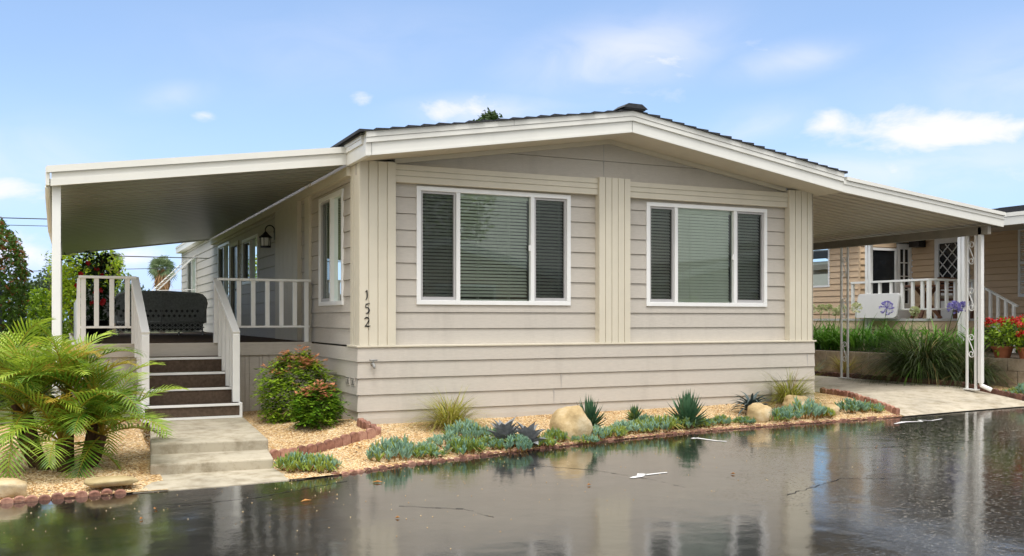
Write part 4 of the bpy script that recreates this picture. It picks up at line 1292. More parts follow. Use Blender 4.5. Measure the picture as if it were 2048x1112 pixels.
for k in range(6):
    o_ = frond_mesh(60 + k, (1.0, .95, 1.08, .9, 1.0, .85)[k], (1.3, 1.0, 1.7, 1.5, 1.2, 2.2)[k]).build('frond', ['palmG' if k < 5 else 'palmY', 'palmY'], palm, local=True)
    fsrc.append([o_, 0])
pl = ORG[palm.name]
for hi, (hx, hy, hz) in enumerate(heads):
    nf = 16
    for i in range(nf):
        t = i / (nf - 1); az = i * 2.4 + hi * 1.1 + pr_.uniform(-.25, .25)
        tilt = R(lerp(66, -30, t ** .75) + pr_.uniform(-12, 12))         # outward fronds hang low, inner ones stand up
        v = pr_.randrange(5)
        if t > .93 or (t > .8 and hi % 2 == 0 and pr_.random() < .4): v = 5
        sc = pr_.uniform(.70, 1.02)
        loc = (hx - pl.x, hy - pl.y, hz - pl.z); rot = Euler((0, tilt, az), 'XYZ')
        if fsrc[v][1]: o_ = clone(fsrc[v][0], palm)
        else: o_ = fsrc[v][0]; fsrc[v][1] = 1
        o_.location = loc; o_.rotation_euler = rot; o_.scale = (sc, sc, sc)

# leaf-cluster crowns for trees and bushes
def leaves(mb, pts, size, rnd, nmat, probs=None, per=1, spread=.0):
    for p_ in pts:
        for _ in range(per):
            c_ = Vector(p_) + Vector((rnd.gauss(0, spread), rnd.gauss(0, spread), rnd.gauss(0, spread)))
            n_ = Vector((rnd.gauss(0, 1), rnd.gauss(0, 1), rnd.gauss(0, 1) + .6)).normalized()
            a_ = n_.orthogonal().normalized(); a_ = Matrix.Rotation(rnd.uniform(0, 6.28), 3, n_) @ a_; b_ = n_.cross(a_)
            s_ = size * rnd.uniform(.6, 1.35)
            mb.mat(rnd.choices(range(nmat), probs)[0] if probs else rnd.randrange(nmat))
            mb.quad(c_ - a_ * s_, c_ + b_ * s_ * .42 - a_ * s_ * .1, c_ + a_ * s_, c_ - b_ * s_ * .42 - a_ * s_ * .1)
def blob_points(rnd, c, r, n, shell=.55):
    out = []
    for _ in range(n):
        v = Vector((rnd.gauss(0, 1), rnd.gauss(0, 1), rnd.gauss(0, 1))).normalized()
        k = lerp(shell, 1, rnd.random() ** .5)
        k *= 1 + .18 * noise.noise(v * 2.3 + Vector(c))
        out.append((c[0] + v.x * r[0] * k, c[1] + v.y * r[1] * k, c[2] + v.z * r[2] * k))
    return out
def tree(name, label, cat, base, blobs, mats, size, n, seed, trunk=.12, probs=None, per=3, spread=.1):
    rnd = random.Random(seed); root = thing(name, base, label, cat)
    m_ = MB(); tops = [b[0] for b in blobs]
    zt = sum(t[2] for t in tops) / len(tops)
    mid = (base[0], base[1], lerp(base[2], zt, .55))
    m_.tube([base, mid], [trunk, trunk * .7], 8)
    for t in tops: m_.tube([mid, t], [trunk * .55, trunk * .15], 6)
    m_.build('trunk', 'bark', root)
    m_ = MB()
    tot = sum(b[1][0] * b[1][2] for b in blobs)
    for c, r in blobs:
        leaves(m_, blob_points(rnd, c, r, int(n * r[0] * r[2] / tot)), size, rnd, len(mats), probs, per, spread)
    m_.build('crown', mats, root)
    return root
# clipped hedge at the far left
hd = thing('clipped_hedge', (-5.46, 6.2, .17), 'tall clipped dark hedge with reddish tips at the left edge', 'hedge')
rh = random.Random(33); m_ = MB()
def hedge_pt(rnd):
    a_ = rnd.uniform(0, 2 * PI); z = rnd.random()
    if z > .985: z = 1
    sx_ = math.copysign(abs(math.cos(a_)) ** .78, math.cos(a_)); sy_ = math.copysign(abs(math.sin(a_)) ** .78, math.sin(a_))
    zz = z * 3.35
    k = 1 if zz < 2.1 else math.sqrt(max(0, 1 - ((zz - 2.1) / 1.3) ** 2))
    j = 1 - .10 * rnd.random() + .03 * noise.noise(Vector((a_ * 2, zz * 1.5, 0)))
    return (-5.46 + 1.62 * sx_ * k * j, 6.2 + 1.7 * sy_ * k * j, .17 + zz)
pts = [hedge_pt(rh) for _ in range(11000)]
for p_ in pts:
    red = .05 + .30 * sst(1.3, 3.2, p_[2])
    leaves(m_, [p_], .045, rh, 2, (1 - red, red), 2, .03)
m_.build('crown', ['hedgeG', 'hedgeR'], hd)
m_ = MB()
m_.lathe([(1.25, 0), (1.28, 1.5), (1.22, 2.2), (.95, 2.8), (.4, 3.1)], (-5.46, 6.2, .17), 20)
m_.build('dark_core', 'darkleaf', hd)  # solid dark core added to fill the hedge behind its leaf shell

tree('lime_bush', 'bright lime green leafy bush right beside the dark hedge', 'bush', (-3.8, 11.0, .17), [((-3.72, 11.0, 1.15), (.42, .5, 1.0)), ((-4.1, 11.2, .8), (.4, .5, .75)), ((-3.5, 10.8, .9), (.35, .4, .8)), ((-3.85, 11, 1.75), (.28, .3, .35))], ['lime', 'nandG', 'nandD'], .05, 1500, 41, .05, (6, 3, 1), 3, .06)
tree('green_bush', 'low green bush behind the left end of the porch railing', 'bush', (-3.55, 6.0, .17), [((-3.6, 6.0, .85), (.22, .5, .55))], ['lime', 'nandG', 'nandD'], .045, 420, 42, .04, (3, 4, 2), 3, .05)
tree('yellow_green_tree', 'yellow-green feathery tree behind the porch left of the red flowering vine', 'tree', (-3.1, 19.0, .17), [((-3.25, 19, 1.5), (.62, .6, 1.2)), ((-3.28, 19, 2.9), (.36, .4, .62)), ((-2.72, 19, 3.2), (.45, .4, .48)), ((-2.55, 18.8, 2.2), (.55, .5, 1.0)), ((-3.0, 19.2, 2.3), (.5, .5, .8)), ((-2.1, 19, 2.9), (.35, .4, .6))], ['lime2', 'lime', 'nandG'], .06, 3000, 43, .09, (6, 4, 1), 3, .09)
tree('thin_tree', 'thin sparse green tree top beside the awning post', 'tree', (-3.75, 24, .17), [((-3.76, 24, 3.45), (.16, .2, .35)), ((-3.7, 24, 2.9), (.2, .2, .5))], ['farG', 'lime'], .05, 90, 44, .03, (3, 2), 2, .06)
tree('dark_tree', 'hazy dark tree mass far beyond the hedge', 'tree', (-5, 57, -.5), [((-5.4, 57, 2.2), (1.3, 1, 1.9)), ((-4.2, 57, 2.8), (1.1, 1, 1.9)), ((-3.4, 57, 3.4), (.8, .8, 1.2))], ['farG'], .15, 1300, 45, .3, None, 3, .2)
tree('dark_tree', 'distant grey-green tree seen just above the sofa back', 'tree', (-.5, 45, -.5), [((-.5, 45, 2.8), (.9, .8, 1.1)), ((.2, 45, 2.5), (.7, .6, .9))], ['farG'], .12, 600, 46, .2, None, 3, .15)
tree('pine_tree', 'tip of a dark conifer rising behind the roof ridge', 'tree', (16.8, 34, 0), [((16.8, 34, 10.6), (1.2, 1.1, 1.2)), ((16.78, 34, 11.55), (.55, .5, .75)), ((16.25, 34, 11.1), (.5, .45, .65)), ((17.35, 34, 11.15), (.5, .45, .65))], ['pineG'], .12, 2600, 47, .25, None, 3, .10)

# two distant fan palms
def fan_palm(label, x, y, h, s, seed):
    rnd = random.Random(seed); root = thing('fan_palm', (x, y, -.5), label, 'palm', 'distant fan palms')
    m_ = MB(); m_.tube([(x, y, -.5), (x, y, h * .7), (x, y, h)], [.32 * s, .24 * s, .22 * s], 10)
    m_.build('trunk', 'bark', root)
    m_ = MB()
    m_.lathe([(.62 * s, -2.6 * s), (.85 * s, -1.9 * s), (.75 * s, -.8 * s), (.4 * s, -.1 * s)], (x, y, h), 14)
    for _ in range(160):
        a_ = rnd.uniform(0, 2 * PI); blade(m_, (x + .3 * s * math.cos(a_), y + .3 * s * math.sin(a_), h - rnd.uniform(0, 1.5) * s), a_, 1.4 * s * rnd.uniform(.7, 1.2), .12 * s, R(rnd.uniform(-75, -30)), .5, 3)
    m_.build('leaf_skirt', 'fanB', root)
    m_ = MB()
    for i in range(42):
        az = i * 2.4; el = R(lerp(-35, 80, (i / 41))); d_ = Vector((math.cos(az) * math.cos(el), math.sin(az) * math.cos(el), math.sin(el)))
        c_ = Vector((x, y, h)) + d_ * rnd.uniform(.5, 1.1) * s; m_.tube([(x, y, h), c_], .02 * s, 4, False)
        n_ = d_.orthogonal().normalized(); n_ = Matrix.Rotation(rnd.uniform(0, 6.28), 3, d_) @ n_
        for k in range(13):
            an = R(lerp(-105, 105, k / 12)); q = d_ * math.cos(an) + n_ * math.sin(an); L_ = rnd.uniform(.75, 1.0) * s
            b_ = q.cross(d_ if abs(an) > .1 else n_).cross(q); b_ = (n_ * math.cos(an) - d_ * math.sin(an)) * .06 * s
            tip = c_ + q * L_ + Vector((0, 0, -.25 * s))
            m_.quad(c_ - b_ * .4, c_ + q * L_ * .5 - b_, tip, c_ + q * L_ * .5 + b_)
    m_.build('crown', 'fanG', root)
fan_palm('distant fan palm with brown skirt right of the sofa', 5.3, 87.0, 6.35, .86, 51)
fan_palm('distant fan palm partly hidden beside the red flowering vine', 1.5, 100.0, 7.7, .78, 52)

# red flowering vine in a pot on the deck
vn = thing('flowering_vine', (-2.78, 6.6, DZ), 'dark leaved vine with red trumpet flowers climbing from a pot on the porch', 'vine')
rv = random.Random(61); m_ = MB(); m_.lathe([(.12, 0), (.17, .05), (.19, .30), (.20, .31)], (-2.78, 6.6, DZ), 16); m_.build('pot', 'black', vn, smooth=True)
m_ = MB()
for k in range(5): m_.tube([(-2.78 + rv.uniform(-.05, .05), 6.6, DZ + .3), (-2.78 + rv.uniform(-.12, .12), 6.6, DZ + .8), (-2.75 + rv.uniform(-.2, .2), 6.6, 2.55)], .008, 5)
m_.build('stem', 'bark', vn)
m_ = MB(); P_ = []
for _ in range(620):
    t = rv.random(); P_.append((-2.78 + rv.gauss(0, .10 + .10 * t), 6.6 + rv.gauss(0, .12), DZ + .3 + 1.18 * t))
leaves(m_, P_, .045, rv, 1, None, 2, .03); m_.build('crown', ['darkleaf'], vn)
for k in range(11):
    t = rv.random(); c_ = Vector((-2.78 + rv.gauss(0, .15), 6.42 + rv.uniform(-.05, .05), DZ + .45 + 1.0 * t)); m_ = MB()
    for j in range(5):
        a_ = j * 2 * PI / 5 + k; d_ = Vector((math.cos(a_), -.35, math.sin(a_))).normalized(); sd = Vector((-math.sin(a_), 0, math.cos(a_)))
        m_.quad(c_, c_ + d_ * .03 + sd * .022, c_ + d_ * .055, c_ + d_ * .03 - sd * .022)
    m_.build('flower', 'redfl', vn)

# ------------------------------------------------------------------ neighbour's lot on the right
rw = thing('retaining_wall', (11.85, 3, .3), 'low grey concrete block retaining wall beyond the driveway', 'wall')
rb_ = random.Random(71)
m_ = MB(); m_.box(11.78, 11.93, -.35, 9, .1, .80); m_.box(11.93, 18, -.35, -.21, .1, .80); m_.build('core', 'block', rw)
m_ = MB()
for r_ in range(3):
    z = .14 + r_ * .225; y = -.36 - (.2 if r_ % 2 else 0)
    while y < 8.5:
        e_ = min(y + .39, 9); s_ = max(y, -.36)
        if e_ - s_ > .03: m_.box(11.745 + rb_.uniform(0, .006), 11.785, s_, e_ - .008, z, z + .217)
        y += .40
    x = 11.75 + (.2 if r_ % 2 else 0)
    while x < 17: m_.box(x, x + .392, -.385 + rb_.uniform(0, .006), -.345, z, z + .217); x += .40
m_.build('block_face', 'block', rw, bevel=.004)

nb = thing('tan_house', (17, 3, .8), 'tan clapboard neighbouring house with white porch railing beyond the carport', 'house')
nbX = 16.3; bX = 14.5; bY = 6.24
rightw = lambda X0: (lambda u, d_, w: (X0 - d_, u, w))
m_ = MB()
siding(m_, rightw(nbX), -8, bY, .85, 3.62, .86, .152, [(4.52, 5.50, 1.52, 3.50)], lip=.024, groove=.014)
siding(m_, rightw(bX), bY, 16, .85, 3.7, .86, .152, [(7.26, 8.42, 2.36, 3.42)], lip=.024, groove=.014)
siding(m_, front(bY), bX, nbX, .85, 3.7, .86, .152, [(14.86, 15.72, 1.55, 3.22), (15.74, 16.28, 1.52, 3.44)], lip=.024, groove=.014)
m_.build('wall', 'tan', nb)
make_window(nb, rightw(bX), 7.22, 8.46, 2.32, 3.46, mull=(), screens=(), glass='glass', blind=(R(60), .045), fw=.05)
m_ = MB(); m_.box(bX - .025, bX + .0, bY - .05, bY + .0, .85, 3.7); m_.build('corner_board', 'tan', nb)
# big window / dark screen and french door facing the porch
m_ = MB()
for q in ((14.80, 14.86, 1.50, 3.28), (15.70, 15.74, 1.50, 3.28), (14.86, 15.70, 3.22, 3.28), (14.86, 15.70, 1.50, 1.56)): m_.box(q[0], q[1], -.03, .03, q[2], q[3], front(bY))
wn = m_.build('window', 'white', nb)
m_ = MB(); m_.box(14.86, 15.70, -.04, -.01, 1.56, 3.22, front(bY)); m_.build('pane', 'door_dark', wn)
m_ = MB(); fd0, fd1 = 15.78, 16.27
for q in ((fd0, fd0 + .09, 1.51, 3.40), (fd1 - .09, fd1, 1.51, 3.40), (fd0 + .09, fd1 - .09, 3.27, 3.40), (fd0 + .09, fd1 - .09, 1.51, 1.9)): m_.box(q[0], q[1], -.03, .02, q[2], q[3], front(bY))
xm = (fd0 + fd1) / 2; m_.box(xm - .012, xm + .012, -.02, .015, 1.9, 3.27, front(bY))
for k in range(1, 4): z = lerp(1.9, 3.27, k / 4); m_.box(fd0 + .09, fd1 - .09, -.02, .013, z - .012, z + .012, front(bY))
fd = m_.build('french_door', 'white', nb)
m_ = MB(); m_.quad(*[front(bY)(u, -.025, w) for u, w in ((fd0 + .09, 1.9), (fd1 - .09, 1.9), (fd1 - .09, 3.27), (fd0 + .09, 3.27))]); m_.build('pane', 'door_dark', fd)
# diamond lattice door on the long wall
m_ = MB(); T = rightw(nbX); da, db = 4.50, 5.52
for q in ((da, da + .12, 1.51, 3.52), (db - .12, db, 1.51, 3.52), (da + .12, db - .12, 3.36, 3.52), (da + .12, db - .12, 1.51, 2.32)): m_.box(q[0], q[1], -.03, .03, q[2], q[3], T)
for k in range(-3, 5):
    for sg in (-1, 1):
        u0_, w0_ = lerp(da + .12, db - .12, .5) + k * .28, 2.32
        A_, B_ = (u0_ - sg * .6, w0_ - .1), (u0_ + sg * .6 * 1.0, w0_ + 1.04 + .1)
        # clip to opening
        pts_ = []
        for i in range(41):
            t = i / 40; u_, w_ = lerp(A_[0], B_[0], t), lerp(A_[1], B_[1], t)
            if da + .12 <= u_ <= db - .12 and 2.32 <= w_ <= 3.36: pts_.append((u_, w_))
        if len(pts_) > 1: m_.bar(T(pts_[0][0], .01 + .004 * sg, pts_[0][1]), T(pts_[-1][0], .01 + .004 * sg, pts_[-1][1]), .02, .02, (1, 0, 0))
ld_ = m_.build('lattice_door', 'white', nb)
m_ = MB(); m_.box(da + .12, db - .12, -.04, -.012, 2.32, 3.36, T); m_.build('pane', 'door_dark', ld_)
m_ = MB(); m_.box(4.16, 4.32, -.01, .03, .85, 3.6, T); m_.build('corner_trim', 'white', nb)
# shuttered window at the right edge
m_ = MB()
for q in ((2.0, 2.05, 2.0, 3.56), (3.17, 3.22, 2.0, 3.56), (2.05, 3.17, 2.0, 2.07), (2.05, 3.17, 3.5, 3.56), (2.05, 3.17, 2.74, 2.80)): m_.box(q[0], q[1], -.01, .04, q[2], q[3], T)
sh_ = m_.build('shutter', 'white', nb)
m_ = MB()
for k in range(34):
    z = 2.08 + k * .0415
    if 2.70 < z < 2.82: continue
    m_.hexa([T(2.05, .0, z + .03), T(3.17, .0, z + .03), T(3.17, .03, z), T(2.05, .03, z)], [T(2.05, .0, z + .036), T(3.17, .0, z + .036), T(3.17, .03, z + .006), T(2.05, .03, z + .006)])
m_.build('louvre', 'white', sh_)
# roof
m_ = MB(); ex = 15.55
def nz(x): return 3.82 + .16 * (x - ex)
for i in range(18):
    xa, xb = lerp(ex - .06, 20, i / 18), lerp(ex - .06, 20, (i + 1) / 18) + .03
    m_.hexa([(xa, -10, nz(xa)), (xb, -10, nz(xb)), (xb, bY + .2, nz(xb)), (xa, bY + .2, nz(xa))], [(xa, -10, nz(xa) + .035), (xb, -10, nz(xb) + .012), (xb, bY + .2, nz(xb) + .012), (xa, bY + .2, nz(xa) + .035)])
m_.quad((13.9, bY - .2, 3.70), (20, bY - .2, 3.74), (20, 16, 3.74), (13.9, 16, 3.70))
m_.quad((24.5, -10, 3.8), (20, -10, nz(20)), (20, 16, nz(20)), (24.5, 16, 3.8))
m_.build('roof', 'shingle', nb)
m_ = MB(); m_.box(ex - .04, ex + .02, -10, bY, 3.57, 3.70); m_.box(ex - .055, ex + .02, -10, bY, 3.70, 3.815); m_.box(13.9, 13.95, bY - .2, 16, 3.6, 3.77); m_.build('fascia', 'fascia', nb)
m_ = MB(); m_.quad((ex, -10, 3.60), (nbX, -10, 3.62), (nbX, bY, 3.62), (ex, bY, 3.60)); m_.quad((13.92, bY - .2, 3.64), (bX, bY - .2, 3.66), (bX, 16, 3.66), (13.92, 16, 3.64)); m_.build('soffit', 'tan', nb)
m_ = MB(); m_.box(15.95, 16.2, 5.72, 6.02, 3.3, 3.6); m_.build('porch_speaker', 'black', nb)

na = thing('porch_awning', (13, 0, 3.3), 'white edged flat awning shading the neighbouring tan house porch', 'awning')
m_ = MB(); m_.quad((12.9, -9, 3.34), (16.28, -9, 3.52), (16.28, 5.5, 3.52), (12.9, 5.5, 3.34)); m_.quad((12.9, -9, 3.50), (16.28, -9, 3.56), (16.28, 5.5, 3.56), (12.9, 5.5, 3.50))
m_.build('awning_pan', 'carport_pan', na)
m_ = MB(); m_.box(12.86, 12.90, -9, 5.5, 3.28, 3.43); m_.box(12.845, 12.92, -9, 5.5, 3.435, 3.51); m_.build('fascia', 'fascia', na)
# neighbour porch deck, railing, posts
nd = thing('neighbour_porch', (13.6, 4.5, .8), 'white railed porch of the tan neighbouring house with short stairs', 'porch')
m_ = MB(); m_.box(12.98, 16.28, 2.80, 6.2, 1.46, 1.51); m_.build('deck_floor', 'plastic', nd)
m_ = MB(); siding(m_, rightw(13.0), 2.82, 6.3, .8, 1.455, .86, .20, groove=.014); siding(m_, front(2.82), 13.0, 15.6, .8, 1.455, .86, .20, groove=.014); siding(m_, rightw(13.02), 6.3, 9, .8, 1.455, .86, .20); m_.build('skirting', 'tan_skirt', nd)
m_ = MB(); m_.box(12.95, 13.03, 2.76, 4.95, 2.30, 2.345); m_.box(13.03, 14.5, 2.76, 2.84, 2.30, 2.345); m_.box(12.975, 13.005, 2.8, 4.95, 1.69, 1.725); m_.box(13.0, 14.5, 2.785, 2.815, 1.69, 1.725)
nr = m_.build('railing', 'white', nd)
for y in (4.92, 4.45, 4.12, 3.80, 3.50, 3.22, 2.97): m_ = MB(); m_.box(12.965, 13.015, y - .03, y + .03, 1.70, 2.30); m_.build('baluster', 'white', nr)
m_ = MB(); m_.box(12.955, 13.025, 2.765, 2.835, 1.51, 2.30); m_.build('post', 'white', nr)
for x in (13.24, 13.50, 13.76, 14.02, 14.28): m_ = MB(); m_.box(x - .03, x + .03, 2.775, 2.825, 1.70, 2.30); m_.build('baluster', 'white', nr)
m_ = MB(); m_.bar((14.45, 2.80, 2.24), (14.45, 1.86, 1.76), .06, .04); m_.bar((14.45, 2.80, 1.52), (14.45, 1.95, 1.10), .04, .04)
sr = m_.build('stair_railing', 'white', nd)
for k in range(5): y = lerp(2.68, 1.95, k / 4); m_ = MB(); m_.box(14.425, 14.475, y - .028, y + .028, 1.50 - (2.8 - y) * .49 - (.3 if k == 4 else 0), 2.24 - (2.8 - y) * .51); m_.build('baluster', 'white', sr)
for k in range(3): m_ = MB(); m_.box(14.5, 15.6, 2.48 - k * .28, 2.80 - k * .28, .8, 1.30 - k * .17); m_.build('stair', 'soil', nd)
for (x, y) in ((12.98, 4.43), (13.0, -.0 + 2.0)):
    m_ = MB()
    for dx in (-.045, .045): m_.box(x - .04, x + .04, y + dx - .035, y + dx + .035, .8, 3.32)
    m_.build('post', 'white', nd, bevel=.006)
# folding table leaning on the railing
ft = thing('folding_table', (12.85, 4.1, 1.5), 'folded grey-white plastic table leaning on the neighbouring porch railing', 'folding table')
m_ = MB(); pr = []
for cy_, cz_, a0 in ((4.62, 2.02, 90), (4.62, 1.58, 180), (3.58, 1.58, 270), (3.58, 2.02, 0)):
    pr += [(cy_ + .06 * -math.cos(R(a_)) if False else cy_ + .06 * (1 if cy_ > 4 else -1) * 0, cz_) for a_ in ()]
pr = arc(4.63, 2.0, .06, .06, 0, 90, 4) + arc(3.58, 2.0, .06, .06, 90, 180, 4) + arc(3.58, 1.58, .06, .06, 180, 270, 4) + arc(4.63, 1.58, .06, .06, 270, 360, 4)
m_.prism(pr, 0, .05, lambda u, d_, w: (12.80 + d_ + (w - 1.5) * .22, u, w)); m_.build('tabletop', 'plastic', ft, bevel=.006)
m_ = MB(); m_.bar((12.92, 4.3, 1.56), (12.99, 4.3, 1.95), .02, .02); m_.bar((12.92, 3.8, 1.56), (12.99, 3.8, 1.95), .02, .02); m_.build('leg', 'steel', ft)
# wooden table and chair on the porch
tb = thing('wooden_table', (13.9, 3.9, 1.51), 'brown wooden table with crossed legs on the neighbouring porch', 'table')
m_ = MB(); m_.lathe([(.46, 0), (.48, .015), (.48, .035), (.46, .045)], (13.75, 3.55, 2.19), 24); m_.build('tabletop', 'wood', tb)
for a_ in (20, 110, 200, 290):
    m_ = MB(); c_, s_ = math.cos(R(a_)), math.sin(R(a_)); m_.bar((13.75 + .32 * c_, 3.55 + .32 * s_, 1.515), (13.75 - .22 * c_, 3.55 - .22 * s_, 2.19), .07, .06); m_.build('leg', 'wood', tb)
ch = thing('wooden_chair', (14.2, 3.2, 1.51), 'brown slatted wooden chair with cushion behind the porch railing', 'chair')
cx_, cy_ = 14.55, 3.45
for dx, dy, h_ in ((-.24, -.22, .45), (.24, -.22, .45), (-.24, .24, .92), (.24, .24, .92)): m_ = MB(); m_.box(cx_ + dx - .025, cx_ + dx + .025, cy_ + dy - .025, cy_ + dy + .025, 1.51, 1.51 + h_); m_.build('leg', 'wood', ch)
m_ = MB(); m_.box(cx_ - .26, cx_ + .26, cy_ - .25, cy_ + .25, 1.90, 1.95); m_.build('seat', 'wood', ch)
m_ = MB(); m_.box(cx_ - .24, cx_ + .24, cy_ - .23, cy_ + .23, 1.95, 2.02); m_.build('cushion', 'cushion', ch, bevel=.02)
m_ = MB(); [m_.box(cx_ - .22, cx_ + .22, cy_ + .23, cy_ + .25, 2.08 + k * .075, 2.13 + k * .075) for k in range(5)]; m_.build('backrest', 'wood', ch)

# agapanthus on the terrace, fountain grass mound, dry grass, geraniums
def agapanthus(label, loc, seed, heads_, n=105, h=.92):
    rnd = random.Random(seed); root = thing('agapanthus', loc, label, 'flowering plant', 'agapanthus on the terrace')
    m_ = MB()
    for _ in range(n):
        a_ = rnd.uniform(0, 2 * PI); blade(m_, (loc[0] + rnd.gauss(0, .10), loc[1] + rnd.gauss(0, .14), loc[2]), a_, h * rnd.uniform(.6, 1.05), .032, R(rnd.uniform(50, 88)), rnd.uniform(.6, 1.9), 6)
    m_.build('foliage', 'agap', root)
    for (hx, hy, hz, col, r_) in heads_:
        m_ = MB(); m_.mat(1); m_.tube([(loc[0] + (hx - loc[0]) * .4, loc[1] + (hy - loc[1]) * .4, loc[2] + .1), (hx, hy, hz)], .006, 5)
        m_.mat(0)
        for k in range(60):
            d_ = Vector((rnd.gauss(0, 1), rnd.gauss(0, 1), rnd.gauss(0, 1) + .5)).normalized(); c_ = Vector((hx, hy, hz)) + d_ * r_
            m_.tube([(hx, hy, hz), c_], [.002, .003], 3, False)
            s_ = d_.orthogonal().normalized(); t_ = d_.cross(s_)
            for q in (s_, t_): m_.quad(c_ - d_ * .02, c_ + q * .02 + d_ * .012, c_ + d_ * .03, c_ - q * .02 + d_ * .012)
        m_.build('flower_head', [col, 'agap'], root)
TZ0 = .80
agapanthus('leafy agapanthus with pale buds next to the home corner', (12.45, 5.55, TZ0), 81, [(12.4, 5.75, 1.83, 'creamfl', .11), (12.4, 5.60, 1.74, 'creamfl', .09), (12.4, 5.28, 1.72, 'creamfl', .10)])
agapanthus('leafy agapanthus with pale buds behind the far scrolled post', (12.35, 4.95, TZ0), 82, [(12.3, 4.95, 1.74, 'creamfl', .08), (12.3, 4.72, 1.66, 'creamfl', .08), (12.3, 4.55, 1.73, 'creamfl', .08)])
agapanthus('agapanthus with a pale bud in front of the white porch post', (12.40, 4.35, TZ0), 83, [(12.3, 4.12, 1.74, 'creamfl', .10)])
agapanthus('agapanthus with a purple flower before the folded table', (12.40, 3.65, TZ0), 84, [(12.3, 3.28, 1.73, 'purple', .13)])
agapanthus('agapanthus with a faded bloom in front of the wooden table', (12.40, 2.95, TZ0), 85, [(12.3, 2.55, 1.66, 'creamfl', .08)])
agapanthus('agapanthus with purple blooms behind the near carport post', (12.40, 2.1, TZ0), 86, [(12.2, 1.52, 1.72, 'purple', .11), (12.0, 1.15, 1.73, 'purple', .08)])
agapanthus('leafy agapanthus without flowers at the right end behind the near post', (12.40, 1.3, TZ0), 87, [], 50)
gz = lambda y: drive_z(10.9, y) + .02
grass_clump('large dark arching fountain grass mound left of the near carport post', (11.42, 1.55, gz(1.5)), 1.3, 1.4, 2200, ['grassB', 'grassB', 'agap', 'drygrass'], 5, .013, 'ornamental grass', (1.2, 2.6), (35, 85), 'fountain_grass', (8, 6, 1, .6))
grass_clump('smaller dark fountain grass tucked behind the near carport post', (11.48, .55, gz(.5)), .9, .85, 800, ['grassB', 'grassB', 'drygrass'], 6, .012, 'ornamental grass', (1.2, 2.6), (35, 85), 'fountain_grass', (8, 6, 1))
grass_clump('pale dry grass tuft against the block wall near the far carport post', (11.45, 3.6, gz(3.6)), .5, .62, 260, ['drygrass', 'drygrass', 'grassA'], 7, .008, 'grass clump', (.9, 2.0), (45, 85), 'dry_grass')
grass_clump('sparse grey green grass tuft between home corner and far carport post', (11.45, 4.5, gz(4.5)), .4, .40, 160, ['drygrass', 'chalk'], 8, .007, 'grass clump', (.9, 2.0), (35, 80), 'dry_grass')
def geranium(label, loc, seed, dens, red=9):
    rnd = random.Random(seed); root = thing('potted_geranium', loc, label, 'potted plant', 'geranium pots on the retaining wall')
    m_ = MB(); m_.lathe([(.12, 0), (.17, .17), (.19, .17), (.19, .21), (.16, .21)], loc, 20); m_.build('pot', 'terracotta', root, smooth=False)
    m_ = MB(); leaves(m_, blob_points(rnd, (loc[0], loc[1], loc[2] + .42), (.34, .34, .30), int(420 * dens), .2), .045, rnd, 2, (3, 1), 2, .03); m_.build('foliage', ['nandG', 'nandD'], root)
    for k in range(red):
        a_ = rnd.uniform(0, 2 * PI); e_ = R(rnd.uniform(0, 70)); c_ = Vector((loc[0] + .36 * math.cos(a_) * math.cos(e_), loc[1] + .36 * math.sin(a_) * math.cos(e_), loc[2] + .45 + .28 * math.sin(e_)))
        m_ = MB(); leaves(m_, blob_points(rnd, c_, (.07, .07, .055), 40, .3), .026, rnd, 1, None, 1, .01); m_.build('flower', 'redfl', root)
geranium('red geranium in a terracotta pot just right of the near carport post', (11.95, -.22, TZ0), 91, 1.2, 12)
geranium('red geranium in a terracotta pot at the right picture edge', (12.55, -.28, TZ0), 92, .8, 7)
geranium('small red geranium pot on the wall behind the near carport post', (11.95, .28, TZ0), 93, .7, 8)
fl = thing('garden_flag', (12.3, -.1, TZ0), 'small yellow patterned garden flag between the geranium pots', 'flag')
m_ = MB(); m_.tube([(12.3, .06, TZ0), (12.3, .06, 1.36)], .006, 6); m_.tube([(12.3, .06, 1.34), (12.55, -.02, 1.32)], .005, 6); m_.build('pole', 'black', fl)
m_ = MB(); m_.hexa([(12.32, .05, 1.10), (12.54, -.02, 1.08), (12.54, -.01, 1.08), (12.32, .06, 1.10)], [(12.32, .05, 1.335), (12.54, -.02, 1.315), (12.54, -.01, 1.315), (12.32, .06, 1.335)]); m_.build('cloth', 'yellow', fl)

# ------------------------------------------------------------------ marks, litter and wires
def mark(label, pts, w, grp='sprayed marks on the asphalt'):
    m_ = MB()
    P_ = [Vector((x, y)) for x, y in pts]
    for i, (a_, b_) in enumerate(zip(P_, P_[1:])):
        t = (b_ - a_).normalized(); n_ = Vector((-t.y, t.x))
        wa_, wb_ = w[i] * .72, w[i + 1] * .72
        q = [a_ - n_ * wa_, b_ - n_ * wb_, b_ + n_ * wb_, a_ + n_ * wa_]
        m_.quad(*[(p_.x, p_.y, road_z(p_.x, p_.y) + .004) for p_ in q])
    return tag(m_.build('road_marking', 'paintmark'), label, 'road marking', grp)
mark('white sprayed arrow mark on the wet asphalt nearest the camera', [(1.60, -3.74), (1.74, -3.70), (1.80, -3.58), (1.82, -3.66), (2.08, -3.64)], [.03, .055, .03, .03, .018])
mark('white wavy spray mark on the road in front of the broad agave', [(3.68, -1.83), (3.76, -1.80), (3.84, -2.12), (3.92, -2.20)], [.03, .045, .03, .035])
mark('white sprayed squiggle on the road close to the driveway', [(7.05, -1.84), (7.35, -1.74), (7.6, -1.82), (7.68, -1.68), (7.80, -1.80), (8.10, -1.72)], [.02, .06, .025, .025, .02, .02])
ll_ = random.Random(15)
LV = [((715, 980), 'curled orange leaf on the wet road below the nandina'), ]
